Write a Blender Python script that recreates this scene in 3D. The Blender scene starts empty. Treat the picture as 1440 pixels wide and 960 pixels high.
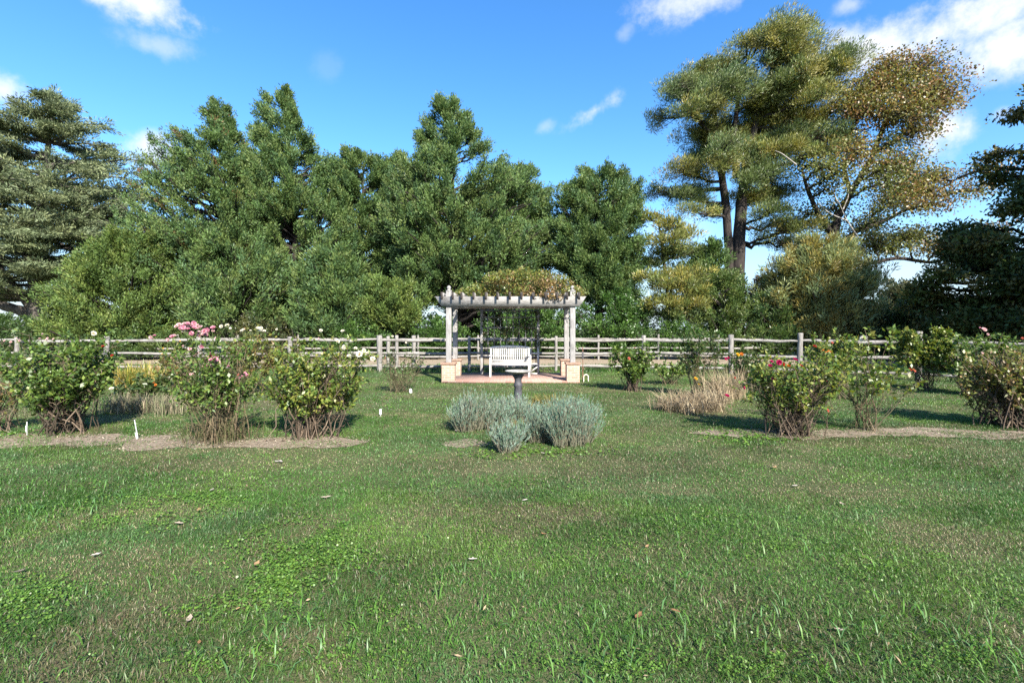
import bpy, bmesh, math
import numpy as np
from mathutils import Vector

# ------------------------------------------------------------------ camera, sky, sun, exposure
scene = bpy.context.scene
COL = scene.collection
F_PX, CX, HY, CAM_H = 680.0, 720.0, 462.0, 1.55      # focal length and horizon of the photo, in its own pixels

cam_data = bpy.data.cameras.new('camera')
cam = bpy.data.objects.new('camera', cam_data)
COL.objects.link(cam)
cam.location = (0, 0, CAM_H)
cam.rotation_euler = (math.radians(90), 0, 0)
cam_data.sensor_width = 36.0
cam_data.lens = 36.0 * F_PX / 1440.0
cam_data.shift_y = -18.0 / 1440.0
cam_data.clip_start = 0.05
cam_data.clip_end = 4000.0
scene.camera = cam

SUN_AZ = math.radians(24.0)      # to the right of straight-behind the camera
SUN_EL = math.radians(35.0)
sdir = Vector((math.sin(SUN_AZ) * math.cos(SUN_EL), -math.cos(SUN_AZ) * math.cos(SUN_EL), math.sin(SUN_EL)))
sun_data = bpy.data.lights.new('sun', 'SUN')
sun_data.energy = 5.0
sun_data.angle = math.radians(0.53)
sun_data.color = (1.0, 0.93, 0.81)
sun = bpy.data.objects.new('sun', sun_data)
COL.objects.link(sun)
sun.location = (20, -30, 40)
sun.rotation_euler = sdir.to_track_quat('Z', 'Y').to_euler()

scene.view_settings.view_transform = 'Standard'
scene.view_settings.look = 'None'
scene.view_settings.gamma = 1.0
scene.view_settings.use_curve_mapping = False
scene.view_settings.exposure = 1.56
scene.render.engine = 'CYCLES'
scene.cycles.max_bounces = 6
scene.cycles.diffuse_bounces = 3
scene.cycles.glossy_bounces = 2
scene.cycles.transmission_bounces = 3
scene.cycles.transparent_max_bounces = 4
scene.cycles.use_denoising = False

world = bpy.data.worlds.new('World')
scene.world = world
world.use_nodes = True


class NT:
    """small helper for building node trees"""
    def __init__(self, tree):
        self.t = tree
        self.n = tree.nodes
        self.l = tree.links

    def new(self, kind, **kw):
        nd = self.n.new(kind)
        for k, v in kw.items():
            setattr(nd, k, v)
        return nd

    def put(self, sock, v):
        if isinstance(v, bpy.types.NodeSocket):
            self.l.new(v, sock)
        elif v is not None:
            sock.default_value = v

    def math(self, op, a, b=None, c=None, clamp=False):
        nd = self.new('ShaderNodeMath', operation=op, use_clamp=clamp)
        for i, v in enumerate((a, b, c)):
            self.put(nd.inputs[i], v)
        return nd.outputs[0]

    def noise(self, vec, scale, detail=3.0, rough=0.55):
        nd = self.new('ShaderNodeTexNoise')
        self.put(nd.inputs['Vector'], vec)
        nd.inputs['Scale'].default_value = scale
        nd.inputs['Detail'].default_value = detail
        nd.inputs['Roughness'].default_value = rough
        return nd.outputs['Fac']

    def mix(self, fac, a, b, mode='MIX'):
        nd = self.new('ShaderNodeMix', data_type='RGBA', blend_type=mode)
        self.put(nd.inputs[0], fac)
        for i, v in ((6, a), (7, b)):
            if isinstance(v, (tuple, list)) and len(v) == 3:
                v = (*v, 1.0)
            self.put(nd.inputs[i], v)
        return nd.outputs[2]

    def ramp(self, fac, stops):
        nd = self.new('ShaderNodeValToRGB')
        self.put(nd.inputs[0], fac)
        el = nd.color_ramp.elements
        while len(el) < len(stops):
            el.new(0.5)
        for e, (p, c) in zip(el, stops):
            e.position = p
            e.color = (*c, 1.0) if len(c) == 3 else c
        return nd.outputs[0]

    def maprange(self, v, a, b, c=0.0, d=1.0, smooth=True):
        nd = self.new('ShaderNodeMapRange', interpolation_type='SMOOTHSTEP' if smooth else 'LINEAR')
        self.put(nd.inputs[0], v)
        for i, x in zip((1, 2, 3, 4), (a, b, c, d)):
            nd.inputs[i].default_value = x
        return nd.outputs[0]


def build_world():
    w = NT(world.node_tree)
    bg = w.n['Background']
    sky = w.new('ShaderNodeTexSky', sky_type='NISHITA')
    sky.sun_disc = False
    sky.sun_elevation = SUN_EL
    sky.sun_rotation = math.radians(180.0) - SUN_AZ
    sky.altitude = 0.0
    sky.air_density = 1.0
    sky.dust_density = 0.6
    sky.ozone_density = 3.0
    base = w.new('ShaderNodeHueSaturation')
    base.inputs['Saturation'].default_value = 1.28
    base.inputs['Hue'].default_value = 0.503
    base.inputs['Value'].default_value = 0.88
    w.put(base.inputs['Color'], sky.outputs[0])
    gen = w.new('ShaderNodeTexCoord').outputs['Generated']
    sep = w.new('ShaderNodeSeparateXYZ')
    w.put(sep.inputs[0], gen)
    az = w.math('ARCTAN2', sep.outputs[0], sep.outputs[1])
    el = w.math('ARCSINE', sep.outputs[2])
    n1 = w.noise(gen, 11.0, 9.0, 0.62)
    n2 = w.noise(gen, 42.0, 8.0, 0.65)
    nn = w.math('ADD', w.math('MULTIPLY', w.math('SUBTRACT', n1, 0.5), 2.6), w.math('MULTIPLY', w.math('SUBTRACT', n2, 0.5), 0.9))
    total = None
    # each cloud: compass bearing and height above the horizon (degrees), half sizes, tilt, density
    clouds = []
    for px, py, hw, hh, tilt, dens in CLOUDS:
        dx, dz = (px - CX) / F_PX, (HY - py) / F_PX
        r = math.sqrt(1 + dx * dx + dz * dz)
        clouds.append((math.atan2(dx, 1), math.asin(dz / r), hw / F_PX / (1 + dx * dx) ** 0.8, hh / F_PX / (1 + dx * dx) ** 0.5, tilt, dens))
    for a0, e0, ha, he, tilt, dens in clouds:
        da = w.math('SUBTRACT', az, a0)
        de = w.math('SUBTRACT', el, e0)
        if tilt:
            c, s = math.cos(tilt), math.sin(tilt)
            da, de = (w.math('ADD', w.math('MULTIPLY', da, c), w.math('MULTIPLY', de, s)),
                      w.math('SUBTRACT', w.math('MULTIPLY', de, c), w.math('MULTIPLY', da, s)))
        u = w.math('DIVIDE', da, ha)
        v = w.math('DIVIDE', de, he)
        d2 = w.math('ADD', w.math('MULTIPLY', u, u), w.math('MULTIPLY', v, v))
        d = w.math('SUBTRACT', 1.0, w.math('SQRT', d2))
        m = w.maprange(w.math('ADD', d, nn), -0.1, 1.05, 0.0, dens)
        m = w.math('MULTIPLY', m, w.maprange(d, -0.45, 0.4))
        total = m if total is None else w.math('MAXIMUM', total, m)
    horizon = w.maprange(el, 0.0, 0.24, 0.8, 0.0)
    skyc = w.mix(horizon, base.outputs[0], (1.5, 2.0, 2.6))
    col = w.mix(total, skyc, (2.9, 3.0, 3.15))
    w.put(bg.inputs['Color'], col)
    bg.inputs['Strength'].default_value = 0.13


CLOUDS = [
    (205, 4, 92, 34, 0.0, 1.0), (150, -14, 75, 24, 0, 1.0), (222, 64, 60, 20, 0.1, 0.4),
    (8, 126, 50, 30, 0.0, 0.85), (212, 212, 50, 32, 0.2, 0.9),
    (985, -4, 120, 28, 0.05, 0.8), (1345, 36, 175, 62, 0.05, 1.0), (1225, 60, 110, 42, -0.05, 1.0), (1420, 60, 120, 50, 0, 1.0), (1200, 8, 34, 14, 0, 0.5),
    (838, 155, 56, 15, 0.38, 0.75), (1325, 184, 50, 40, 0.2, 1.0), (1240, 245, 50, 34, 0.1, 0.9),
    (460, 96, 30, 22, 0.6, 0.08), (1405, 160, 20, 11, 0.1, 0.45), (766, 178, 20, 10, 0.3, 0.3), (880, 45, 20, 12, 0.4, 0.25),
    (1270, 385, 120, 34, 0, 0.25), (20, 440, 90, 34, 0, 0.3), (960, 320, 70, 30, 0, 0.2),
]
build_world()

# ------------------------------------------------------------------ mesh helpers


def at(px, py, Y):
    return np.array([(px - CX) * Y / F_PX, Y, CAM_H + (HY - py) * Y / F_PX])


def ground(px, py):
    Y = CAM_H * F_PX / (py - HY)
    return np.array([(px - CX) * Y / F_PX, Y, 0.0])


def unit(v):
    return v / np.maximum(np.linalg.norm(v, axis=-1, keepdims=True), 1e-9)


def mesh_data(name, V, F, mat, tint=None, smooth=False):
    V = np.ascontiguousarray(V, dtype=np.float32)
    F = np.ascontiguousarray(F, dtype=np.int32)
    k = F.shape[1]
    me = bpy.data.meshes.new(name)
    me.vertices.add(len(V))
    me.vertices.foreach_set('co', V.ravel())
    me.loops.add(F.size)
    me.loops.foreach_set('vertex_index', F.ravel())
    me.polygons.add(len(F))
    me.polygons.foreach_set('loop_start', np.arange(0, F.size, k, dtype=np.int32))
    if smooth:
        me.polygons.foreach_set('use_smooth', np.ones(len(F), dtype=bool))
    me.update(calc_edges=True)
    if tint is not None:
        at_ = me.attributes.new('tint', 'FLOAT_COLOR', 'POINT')
        c = np.ones((len(V), 4), dtype=np.float32)
        c[:, :3] = tint
        at_.data.foreach_set('color', c.ravel())
    me.materials.append(mat)
    return me


def tag(o, label=None, cat=None, group=None, kind=None):
    if label:
        o['label'] = label
    if cat:
        o['category'] = cat
    if group:
        o['group'] = group
    if kind:
        o['kind'] = kind
    return o


def thing(name, loc, label, cat, group=None, kind=None):
    o = bpy.data.objects.new(name, None)
    o.empty_display_size = 0.2
    COL.objects.link(o)
    o.location = tuple(float(a) for a in loc)
    return tag(o, label, cat, group, kind)


def link(name, me, parent=None, loc=None):
    o = bpy.data.objects.new(name, me)
    COL.objects.link(o)
    if parent is not None:
        o.parent = parent
    if loc is not None:
        o.location = tuple(float(a) for a in loc)
    return o


def world_loc(o):
    v = np.array(o.location[:])
    while o.parent is not None:
        o = o.parent
        v = v + np.array(o.location[:])
    return v


def part(name, VF, mat, parent=None, tint=None, smooth=False):
    """V in world coordinates; stored relative to its parent"""
    V, F = VF
    if parent is not None:
        V = V - world_loc(parent)
    return link(name, mesh_data(name, V, F, mat, tint, smooth), parent)


def cat_vf(lst):
    Vs, Fs, off = [], [], 0
    for V, F in lst:
        Vs.append(V)
        Fs.append(F + off)
        off += len(V)
    return np.concatenate(Vs), np.concatenate(Fs)


BOXF = np.array([[0, 1, 3, 2], [4, 6, 7, 5], [0, 4, 5, 1], [2, 3, 7, 6], [0, 2, 6, 4], [1, 5, 7, 3]])


def box(c, s, rz=0.0, rx=0.0, ry=0.0):
    """plain box centred at c with full sizes s"""
    g = np.array([[i, j, k] for i in (-.5, .5) for j in (-.5, .5) for k in (-.5, .5)]) * np.array(s)
    for ang, (a, b) in ((rx, (1, 2)), (ry, (2, 0)), (rz, (0, 1))):
        if ang:
            ca, sa = math.cos(ang), math.sin(ang)
            p, q = g[:, a].copy(), g[:, b].copy()
            g[:, a], g[:, b] = p * ca - q * sa, p * sa + q * ca
    return g + np.array(c), BOXF.copy()


def prism_xz(pts, y0, y1):
    """outline in x,z pushed from y0 to y1; convex outlines of 4 points"""
    n = len(pts)
    V = np.array([[x, y0, z] for x, z in pts] + [[x, y1, z] for x, z in pts], dtype=float)
    F = [[0, 1, 2, 3], [7, 6, 5, 4]] + [[i, (i + n), (i + 1) % n + n, (i + 1) % n] for i in range(n)]
    return V, np.array(F)


def bevelled(name, VF, mat, parent=None, width=0.008):
    o = part(name, VF, mat, parent)
    bm = bmesh.new()
    bm.from_mesh(o.data)
    bmesh.ops.recalc_face_normals(bm, faces=bm.faces)
    bmesh.ops.bevel(bm, geom=list(bm.edges), offset=width, segments=2, affect='EDGES', profile=0.6)
    bm.to_mesh(o.data)
    bm.free()
    return o


def tubes(P, R, s=5, jitter=0.0, rng=None):
    """P (n,k,3) centre lines, R (n,k) radii"""
    P = np.asarray(P, float)
    R = np.asarray(R, float)
    n, k, _ = P.shape
    T = unit(np.gradient(P, axis=1))
    ref = np.where(np.abs(T[..., 2:3]) > 0.9, np.array([1.0, 0, 0]), np.array([0, 0, 1.0]))
    A = unit(np.cross(T, ref))
    B = np.cross(T, A)
    ang = np.arange(s) * 2 * math.pi / s
    rr = R[..., None]
    if jitter and rng is not None:
        rr = rr * (1 + jitter * rng.uniform(-1, 1, (n, k, s)))
    V = P[:, :, None, :] + rr[..., None] * (np.cos(ang)[None, None, :, None] * A[:, :, None, :] + np.sin(ang)[None, None, :, None] * B[:, :, None, :])
    idx = np.arange(n * k * s).reshape(n, k, s)
    a, b = idx[:, :-1, :], idx[:, 1:, :]
    F = np.stack([a, np.roll(a, -1, 2), np.roll(b, -1, 2), b], -1).reshape(-1, 4)
    return V.reshape(-1, 3), F


def tube1(pts, radii, s=8, k=None, jitter=0.0, rng=None):
    pts = np.asarray(pts, float)
    radii = np.asarray(radii, float)
    if k:
        t = np.linspace(0, len(pts) - 1, k)
        x = np.arange(len(pts))
        # smooth the corners a little
        pts2 = np.stack([np.interp(t, x, pts[:, i]) for i in range(3)], 1)
        for _ in range(2):
            pts2[1:-1] = 0.25 * pts2[:-2] + 0.5 * pts2[1:-1] + 0.25 * pts2[2:]
        radii = np.interp(t, x, radii)
        pts = pts2
    return tubes(pts[None], radii[None], s, jitter, rng)


def lathe(prof, c, s=28):
    prof = np.asarray(prof, float)
    k = len(prof)
    ang = np.arange(s) * 2 * math.pi / s
    V = np.stack([prof[:, 0:1] * np.cos(ang), prof[:, 0:1] * np.sin(ang), np.repeat(prof[:, 1:2], s, 1)], -1) + np.array(c)
    idx = np.arange(k * s).reshape(k, s)
    a, b = idx[:-1], idx[1:]
    F = np.stack([a, np.roll(a, -1, 1), np.roll(b, -1, 1), b], -1).reshape(-1, 4)
    return V.reshape(-1, 3), F


def leaves(P, D, L, W, rng, N=None, fold=0.0, mid=0.45):
    """one pointed leaf (a kite) per point"""
    n = len(P)
    D = unit(D)
    if N is None:
        N = rng.normal(size=(n, 3))
    S = unit(np.cross(D, N))
    U = np.cross(S, D)
    L = np.broadcast_to(np.asarray(L, float), (n,))[:, None]
    W = np.broadcast_to(np.asarray(W, float), (n,))[:, None]
    m = P + D * L * mid + U * L * fold
    V = np.stack([P, m + S * W * .5, P + D * L, m - S * W * .5], 1).reshape(-1, 3)
    return V, np.arange(n * 4).reshape(n, 4)


def rep4(c):
    return np.repeat(c, 4, axis=0)


def vnoise(x, y, seed=0):
    """smooth lattice noise 0..1 over the plane"""
    xi, yi = np.floor(x).astype(np.int64), np.floor(y).astype(np.int64)
    fx, fy = x - xi, y - yi
    fx, fy = fx * fx * (3 - 2 * fx), fy * fy * (3 - 2 * fy)

    def h(a, b):
        v = np.sin(a * 127.1 + b * 311.7 + seed * 74.7) * 43758.5453
        return v - np.floor(v)
    return (h(xi, yi) * (1 - fx) + h(xi + 1, yi) * fx) * (1 - fy) + (h(xi, yi + 1) * (1 - fx) + h(xi + 1, yi + 1) * fx) * fy


def fbm(x, y, seed=0):
    return 0.5 * vnoise(x, y, seed) + 0.3 * vnoise(x * 2.1 + 5, y * 2.1, seed + 1) + 0.2 * vnoise(x * 4.3, y * 4.3 + 9, seed + 2)


def ball(rng, n):
    """points spread through a unit ball, a little denser outside"""
    return unit(rng.normal(size=(n, 3))) * (rng.uniform(0, 1, (n, 1)) ** 0.45)


# ------------------------------------------------------------------ materials
MATS = {}


def new_mat(name):
    m = bpy.data.materials.new(name)
    m.use_nodes = True
    t = NT(m.node_tree)
    MATS[name] = m
    return m, t, t.n['Principled BSDF'], t.n['Material Output']


def leaf_mat(name, rough=0.5, trans=0.28, spec=0.35):
    m, t, p, out = new_mat(name)
    a = t.new('ShaderNodeAttribute', attribute_name='tint').outputs['Color']
    t.put(p.inputs['Base Color'], a)
    p.inputs['Roughness'].default_value = rough
    p.inputs['Specular IOR Level'].default_value = spec
    tr = t.new('ShaderNodeBsdfTranslucent')
    tc = t.new('ShaderNodeHueSaturation')
    tc.inputs['Saturation'].default_value = 1.15
    tc.inputs['Value'].default_value = 1.5
    t.put(tc.inputs['Color'], a)
    t.put(tr.inputs[0], tc.outputs[0])
    mx = t.new('ShaderNodeMixShader')
    mx.inputs[0].default_value = trans
    t.put(mx.inputs[1], p.outputs[0])
    t.put(mx.inputs[2], tr.outputs[0])
    t.put(out.inputs[0], mx.outputs[0])
    return m


def solid_mat(name, c1, c2, scale=12.0, rough=0.8, stretch=(1, 1, 1), bump=0.3, detail=4.0, spec=0.3, stain=0.0):
    m, t, p, out = new_mat(name)
    co = t.new('ShaderNodeTexCoord').outputs['Object']
    mp = t.new('ShaderNodeMapping')
    t.put(mp.inputs[0], co)
    mp.inputs['Scale'].default_value = stretch
    n = t.noise(mp.outputs[0], scale, detail, 0.65)
    f = t.maprange(n, 0.3, 0.7)
    colr = t.mix(f, c1, c2)
    if stain:
        s1 = t.maprange(t.noise(co, 1.7, 6.0, 0.7), .5, .68)
        colr = t.mix(t.math('MULTIPLY', s1, stain), colr, tuple(c * .45 for c in c1))
        s2 = t.maprange(t.noise(mp.outputs[0], scale * 4, 3.0, 0.7), .55, .75)
        colr = t.mix(t.math('MULTIPLY', s2, stain), colr, tuple(c * .5 for c in c1))
    t.put(p.inputs['Base Color'], colr)
    p.inputs['Roughness'].default_value = rough
    p.inputs['Specular IOR Level'].default_value = spec
    if bump:
        b = t.new('ShaderNodeBump')
        b.inputs['Strength'].default_value = bump
        b.inputs['Distance'].default_value = 0.02
        t.put(b.inputs['Height'], n)
        t.put(p.inputs['Normal'], b.outputs[0])
    return m


def brick_mat(name, top, ca, cb, mortar, scale, row, width, msize):
    m, t, p, out = new_mat(name)
    co = t.new('ShaderNodeTexCoord').outputs['Object']
    if not top:
        s = t.new('ShaderNodeSeparateXYZ')
        t.put(s.inputs[0], co)
        cmb = t.new('ShaderNodeCombineXYZ')
        t.put(cmb.inputs[0], t.math('ADD', s.outputs[0], s.outputs[1]))
        t.put(cmb.inputs[1], s.outputs[2])
        vec = cmb.outputs[0]
    else:
        vec = co
    br = t.new('ShaderNodeTexBrick')
    t.put(br.inputs['Vector'], vec)
    br.inputs['Scale'].default_value = scale
    br.inputs['Row Height'].default_value = row
    br.inputs['Brick Width'].default_value = width
    br.inputs['Mortar Size'].default_value = msize
    br.inputs['Color1'].default_value = (*ca, 1)
    br.inputs['Color2'].default_value = (*cb, 1)
    br.inputs['Mortar'].default_value = (*mortar, 1)
    n = t.noise(co, 25.0, 4.0)
    t.put(p.inputs['Base Color'], t.mix(0.55, br.outputs[0], t.mix(n, (0.55, 0.5, 0.45), (1.5, 1.45, 1.4)), 'MULTIPLY'))
    p.inputs['Roughness'].default_value = 0.9
    b = t.new('ShaderNodeBump')
    b.inputs['Strength'].default_value = 0.6
    b.inputs['Distance'].default_value = 0.01
    t.put(b.inputs['Height'], t.math('ADD', t.math('MULTIPLY', br.outputs['Fac'], -1.0), t.math('MULTIPLY', n, 0.5)))
    t.put(p.inputs['Normal'], b.outputs[0])
    return m


M_CONIFER = leaf_mat('conifer_foliage', 0.55, 0.2, 0.3)
M_PINE = leaf_mat('pine_needles', 0.45, 0.25, 0.4)
M_LEAF = leaf_mat('broad_leaf', 0.42, 0.3, 0.45)
M_GLOSSY = leaf_mat('glossy_leaf', 0.5, 0.15, 0.25)
M_GRASS = leaf_mat('grass_blade', 0.45, 0.3, 0.4)
M_LAV = leaf_mat('lavender_leaf', 0.7, 0.15, 0.2)
M_DRY = leaf_mat('dry_stalk', 0.8, 0.2, 0.2)
M_PETAL = leaf_mat('petal', 0.6, 0.35, 0.2)
M_BARK = solid_mat('bark', (0.016, 0.013, 0.012), (0.045, 0.037, 0.032), 9.0, 0.95, (1, 1, 0.25), 0.8)
M_BARK_PALE = solid_mat('pale_bark', (0.05, 0.043, 0.038), (0.13, 0.115, 0.1), 7.0, 0.95, (1, 1, 0.3), 0.8)
M_DEADWOOD = solid_mat('dead_wood', (0.2, 0.19, 0.17), (0.33, 0.31, 0.285), 9.0, 0.9, (1, 1, 1), 0.4)
M_CANE = leaf_mat('cane', 0.75, 0.0, 0.3)
M_WOOD = solid_mat('weathered_wood', (0.17, 0.163, 0.157), (0.315, 0.307, 0.3), 7.0, 0.85, (1, 1, 6), 0.5, 6.0, .3, .7)
M_ENDGRAIN_SHADE = solid_mat('end_grain_shade', (0.02, 0.017, 0.016), (0.06, 0.052, 0.048), 20.0, 0.95)  # dark end grain, with the rafter tails' shadow put into the same colour
M_WOOD_V = solid_mat('weathered_post', (0.17, 0.163, 0.157), (0.315, 0.307, 0.3), 9.0, 0.85, (6, 6, 0.5), 0.5, 6.0, .3, .6)
M_RAIL = solid_mat('split_rail_wood', (0.13, 0.118, 0.105), (0.32, 0.305, 0.285), 6.0, 0.9, (0.5, 6, 8), 0.7, 6.0, .3, .7)
M_POST = solid_mat('fence_post_wood', (0.12, 0.112, 0.102), (0.26, 0.248, 0.232), 6.0, 0.9, (6, 6, 0.6), 0.7, 6.0, .3, .6)
M_WHITE = solid_mat('bench_paint', (0.4, 0.395, 0.38), (0.52, 0.515, 0.5), 10.0, 0.6, (1, 1, 1), 0.15)
M_PIER = brick_mat('pale_brick', False, (0.3, 0.19, 0.135), (0.37, 0.26, 0.19), (0.38, 0.34, 0.29), 1.0, 0.066, 0.2, 0.009)
M_CAP = solid_mat('pier_cap_brick', (0.2, 0.125, 0.09), (0.32, 0.21, 0.155), 14.0, 0.9, (1, 1, 1), 0.4)
M_PATIO = brick_mat('patio_brick', True, (0.24, 0.13, 0.105), (0.31, 0.19, 0.15), (0.29, 0.25, 0.22), 1.0, 0.1, 0.2, 0.008)
M_IRON = solid_mat('dark_pedestal', (0.035, 0.035, 0.04), (0.075, 0.075, 0.085), 18.0, 0.6, (1, 1, 1), 0.3)
M_STONE = solid_mat('bowl_stone', (0.22, 0.21, 0.19), (0.34, 0.325, 0.295), 16.0, 0.85, (1, 1, 1), 0.4)
M_RUST = solid_mat('rusty_steel', (0.12, 0.055, 0.035), (0.25, 0.14, 0.09), 22.0, 0.8, (1, 1, 1), 0.3)
M_CREAM = solid_mat('cream_plastic', (0.6, 0.54, 0.42), (0.72, 0.67, 0.55), 12.0, 0.6, (1, 1, 1), 0.1)
M_MARK = solid_mat('white_marker', (0.6, 0.6, 0.6), (0.78, 0.78, 0.78), 20.0, 0.5, (1, 1, 1), 0.1)
M_METAL = solid_mat('galvanised_stake', (0.3, 0.31, 0.32), (0.5, 0.51, 0.52), 20.0, 0.45, (1, 1, 1), 0.1)
M_CHIP = leaf_mat('mulch_chip', 0.9, 0.0, 0.2)


def ground_mat():
    m, t, p, out = new_mat('lawn_soil')
    co = t.new('ShaderNodeTexCoord').outputs['Object']
    a = t.noise(co, 0.35, 5.0)
    b = t.noise(co, 3.0, 5.0, 0.65)
    c = t.noise(co, 60.0, 4.0, 0.7)
    g = t.mix(t.maprange(b, 0.35, 0.65), (0.034, 0.07, 0.018), (0.07, 0.088, 0.034))
    g = t.mix(t.maprange(a, 0.52, 0.7), g, (0.115, 0.098, 0.06))
    g = t.mix(t.maprange(c, 0.4, 0.75), g, (0.16, 0.14, 0.085))
    t.put(p.inputs['Base Color'], g)
    p.inputs['Roughness'].default_value = 0.95
    p.inputs['Specular IOR Level'].default_value = 0.1
    bm_ = t.new('ShaderNodeBump')
    bm_.inputs['Strength'].default_value = 0.8
    bm_.inputs['Distance'].default_value = 0.03
    t.put(bm_.inputs['Height'], c)
    t.put(p.inputs['Normal'], bm_.outputs[0])
    return m


M_GROUND = ground_mat()
M_MULCH = solid_mat('bare_mulch', (0.13, 0.1, 0.072), (0.27, 0.225, 0.17), 22.0, 0.95, (1, 1, 1), 0.9, 6.0, 0.1)
M_GRAVEL = solid_mat('gravel', (0.21, 0.165, 0.115), (0.31, 0.255, 0.19), 30.0, 0.95, (1, 1, 1), 0.6, 5.0, 0.1)

# ------------------------------------------------------------------ the ground
V = np.array([[-700, -60, 0], [700, -60, 0], [700, 1400, 0], [-700, 1400, 0]], float)
tag(part('lawn_ground', (V, np.array([[0, 1, 2, 3]])), M_GROUND), kind='structure')


def sheet(name, poly, z, mat):
    """flat irregular sheet: a strip between two edges, poly = list of (near, far) points"""
    near = np.array([[*p[0], z] for p in poly], float)
    far = np.array([[*p[1], z] for p in poly], float)
    n = len(poly)
    return tag(part(name, (np.concatenate([near, far]), np.array([[i, i + 1, n + i + 1, n + i] for i in range(n - 1)])), mat), kind='structure')


def bed_edges(x0, x1, yn, yf, seed, n=40):
    xs = np.linspace(x0, x1, n)
    tp = np.clip(np.minimum(xs - x0, x1 - xs) / 0.6, 0, 1) ** 0.6
    mid = (yn + yf) / 2
    near = mid + (yn - mid) * tp + 0.7 * (fbm(xs * 1.9, xs * 0 + seed, seed) - 0.5) * tp
    far = mid + (yf - mid) * tp + 0.7 * (fbm(xs * 1.4, xs * 0 + seed + 7, seed) - 0.5) * tp
    return xs, near, np.maximum(far, near + 0.02)


BEDS = []
for x0, x1, yn, yf, seed in ((-9.5, -1.95, 6.3, 6.92, 1), (2.6, 10.5, 6.85, 7.45, 2), (-0.95, -0.3, 6.1, 6.85, 3)):
    xs, nr, fr = bed_edges(x0, x1, yn, yf, seed)
    BEDS.append((xs, nr, fr, seed))
    sheet('flower_bed', [((a, b), (a, c)) for a, b, c in zip(xs, nr, fr)], 0.006, M_MULCH)

DRIVE = (20.6, 26.5)
xs = np.linspace(-60, 60, 200)
sheet('gravel_drive', [((a, DRIVE[0] + 0.6 * (vnoise(a * 0.5, 0.3) - 0.5)), (a, DRIVE[1])) for a in xs], 0.008, M_GRAVEL)


def bare(x, y):
    """how bare the soil is there (1 = no grass)"""
    r = np.zeros_like(x)
    for xs, nr, fr, seed in BEDS:
        ok = (x > xs[0]) & (x < xs[-1])
        inside = ok & (y > np.interp(x, xs, nr)) & (y < np.interp(x, xs, fr))
        r = np.where(inside, np.where(fbm(x * 2.4, y * 3.4, 77) > .47, .15, .92), r)
    r = np.where((y > DRIVE[0]) & (y < DRIVE[1] + .5), 0.985, r)
    r = np.where((x > -2.05) & (x < 2.0) & (y > 13.72) & (y < 16.4), 1.0, r)
    return r


# ------------------------------------------------------------------ lawn
rng = np.random.default_rng(11)

DARKG, MIDG, BLUEG, YELG, DRYG, BRN = (np.array(c) for c in (
    (0.033, 0.095, 0.014), (0.068, 0.152, 0.023), (0.064, 0.135, 0.044), (0.105, 0.182, 0.028), (0.2, 0.178, 0.095), (0.115, 0.09, 0.05)))


WORN = [(240, 800, .55, .3, .8), (90, 795, .4, .2, .6), (660, 725, .5, .4, .8), (1100, 690, .7, .35, .7), (1370, 765, .6, .3, .8), (1400, 890, .3, .2, .8), (1010, 845, .35, .2, .7), (640, 850, .4, .2, .6),
        (520, 800, .5, .25, .5), (910, 775, .35, .2, .9), (300, 850, .4, .15, .6), (1300, 700, .7, .3, .5), (840, 660, .7, .4, .9), (640, 655, .8, .3, .6), (350, 655, .9, .2, .6), (1400, 650, .7, .25, .8)]


def lawn_fields(x, y):
    dry = fbm(x * 0.55 + 3, y * 0.8, 21)
    dry2 = fbm(x * 1.9, y * 2.2, 31)
    d = np.clip((0.62 * dry + 0.38 * dry2 - 0.53) * 6, 0, 1)
    # the worn ring in front of the lavender and the strip along the right bed
    ring = np.exp(-(((x - 0.35) / 1.6) ** 2 + ((y - 5.75) / 0.5) ** 2)) * 0.9
    ring += np.exp(-(((x - 2.2) / 0.8) ** 2 + ((y - 7.4) / 1.2) ** 2)) * 0.8
    ring += np.exp(-(((x - 6.5) / 1.5) ** 2 + ((y - 6.1) / 0.35) ** 2)) * 0.9
    ring += np.exp(-(((x + 2.4) / 1.4) ** 2 + ((y - 5.7) / 0.3) ** 2)) * 0.5
    for cx_, cy_, sx_, sy_ in ((3.4, 10.2, 1.9, .9), (-1.9, 11.9, .9, .7), (-7.5, 11.6, 3.2, .7), (3.2, 12.0, 1.3, .5), (9.0, 9.2, 2.0, .4)):
        ring += np.exp(-(((x - cx_) / sx_) ** 2 + ((y - cy_) / sy_) ** 2)) * 0.9
    for px_, py_, sx_, sy_, a_ in WORN:
        g_ = ground(px_, py_)
        ring += a_ * np.exp(-(((x - g_[0]) / sx_) ** 2 + ((y - g_[1]) / sy_) ** 2))
    d = np.clip(d + ring * (0.4 + dry2), 0, 1)
    blue = np.clip((fbm(x * 0.8, y * 1.1 + 8, 41) - 0.48) * 6, 0, 1)
    yel = np.clip((fbm(x * 1.1 + 4, y * 1.4, 51) - 0.52) * 7, 0, 1)
    return d, blue, yel


def sample_view(n, y0, y1, margin=1.4, power=1.0):
    """points on the lawn seen by the camera with a margin on each side"""
    u = rng.uniform(0, 1, n)
    a, b = y0 * y0, y1 * y1
    y = np.sqrt(a + u * (b - a))
    half = y * 1.075 + margin
    x = rng.uniform(-1, 1, n) * half
    return x, y


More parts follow.
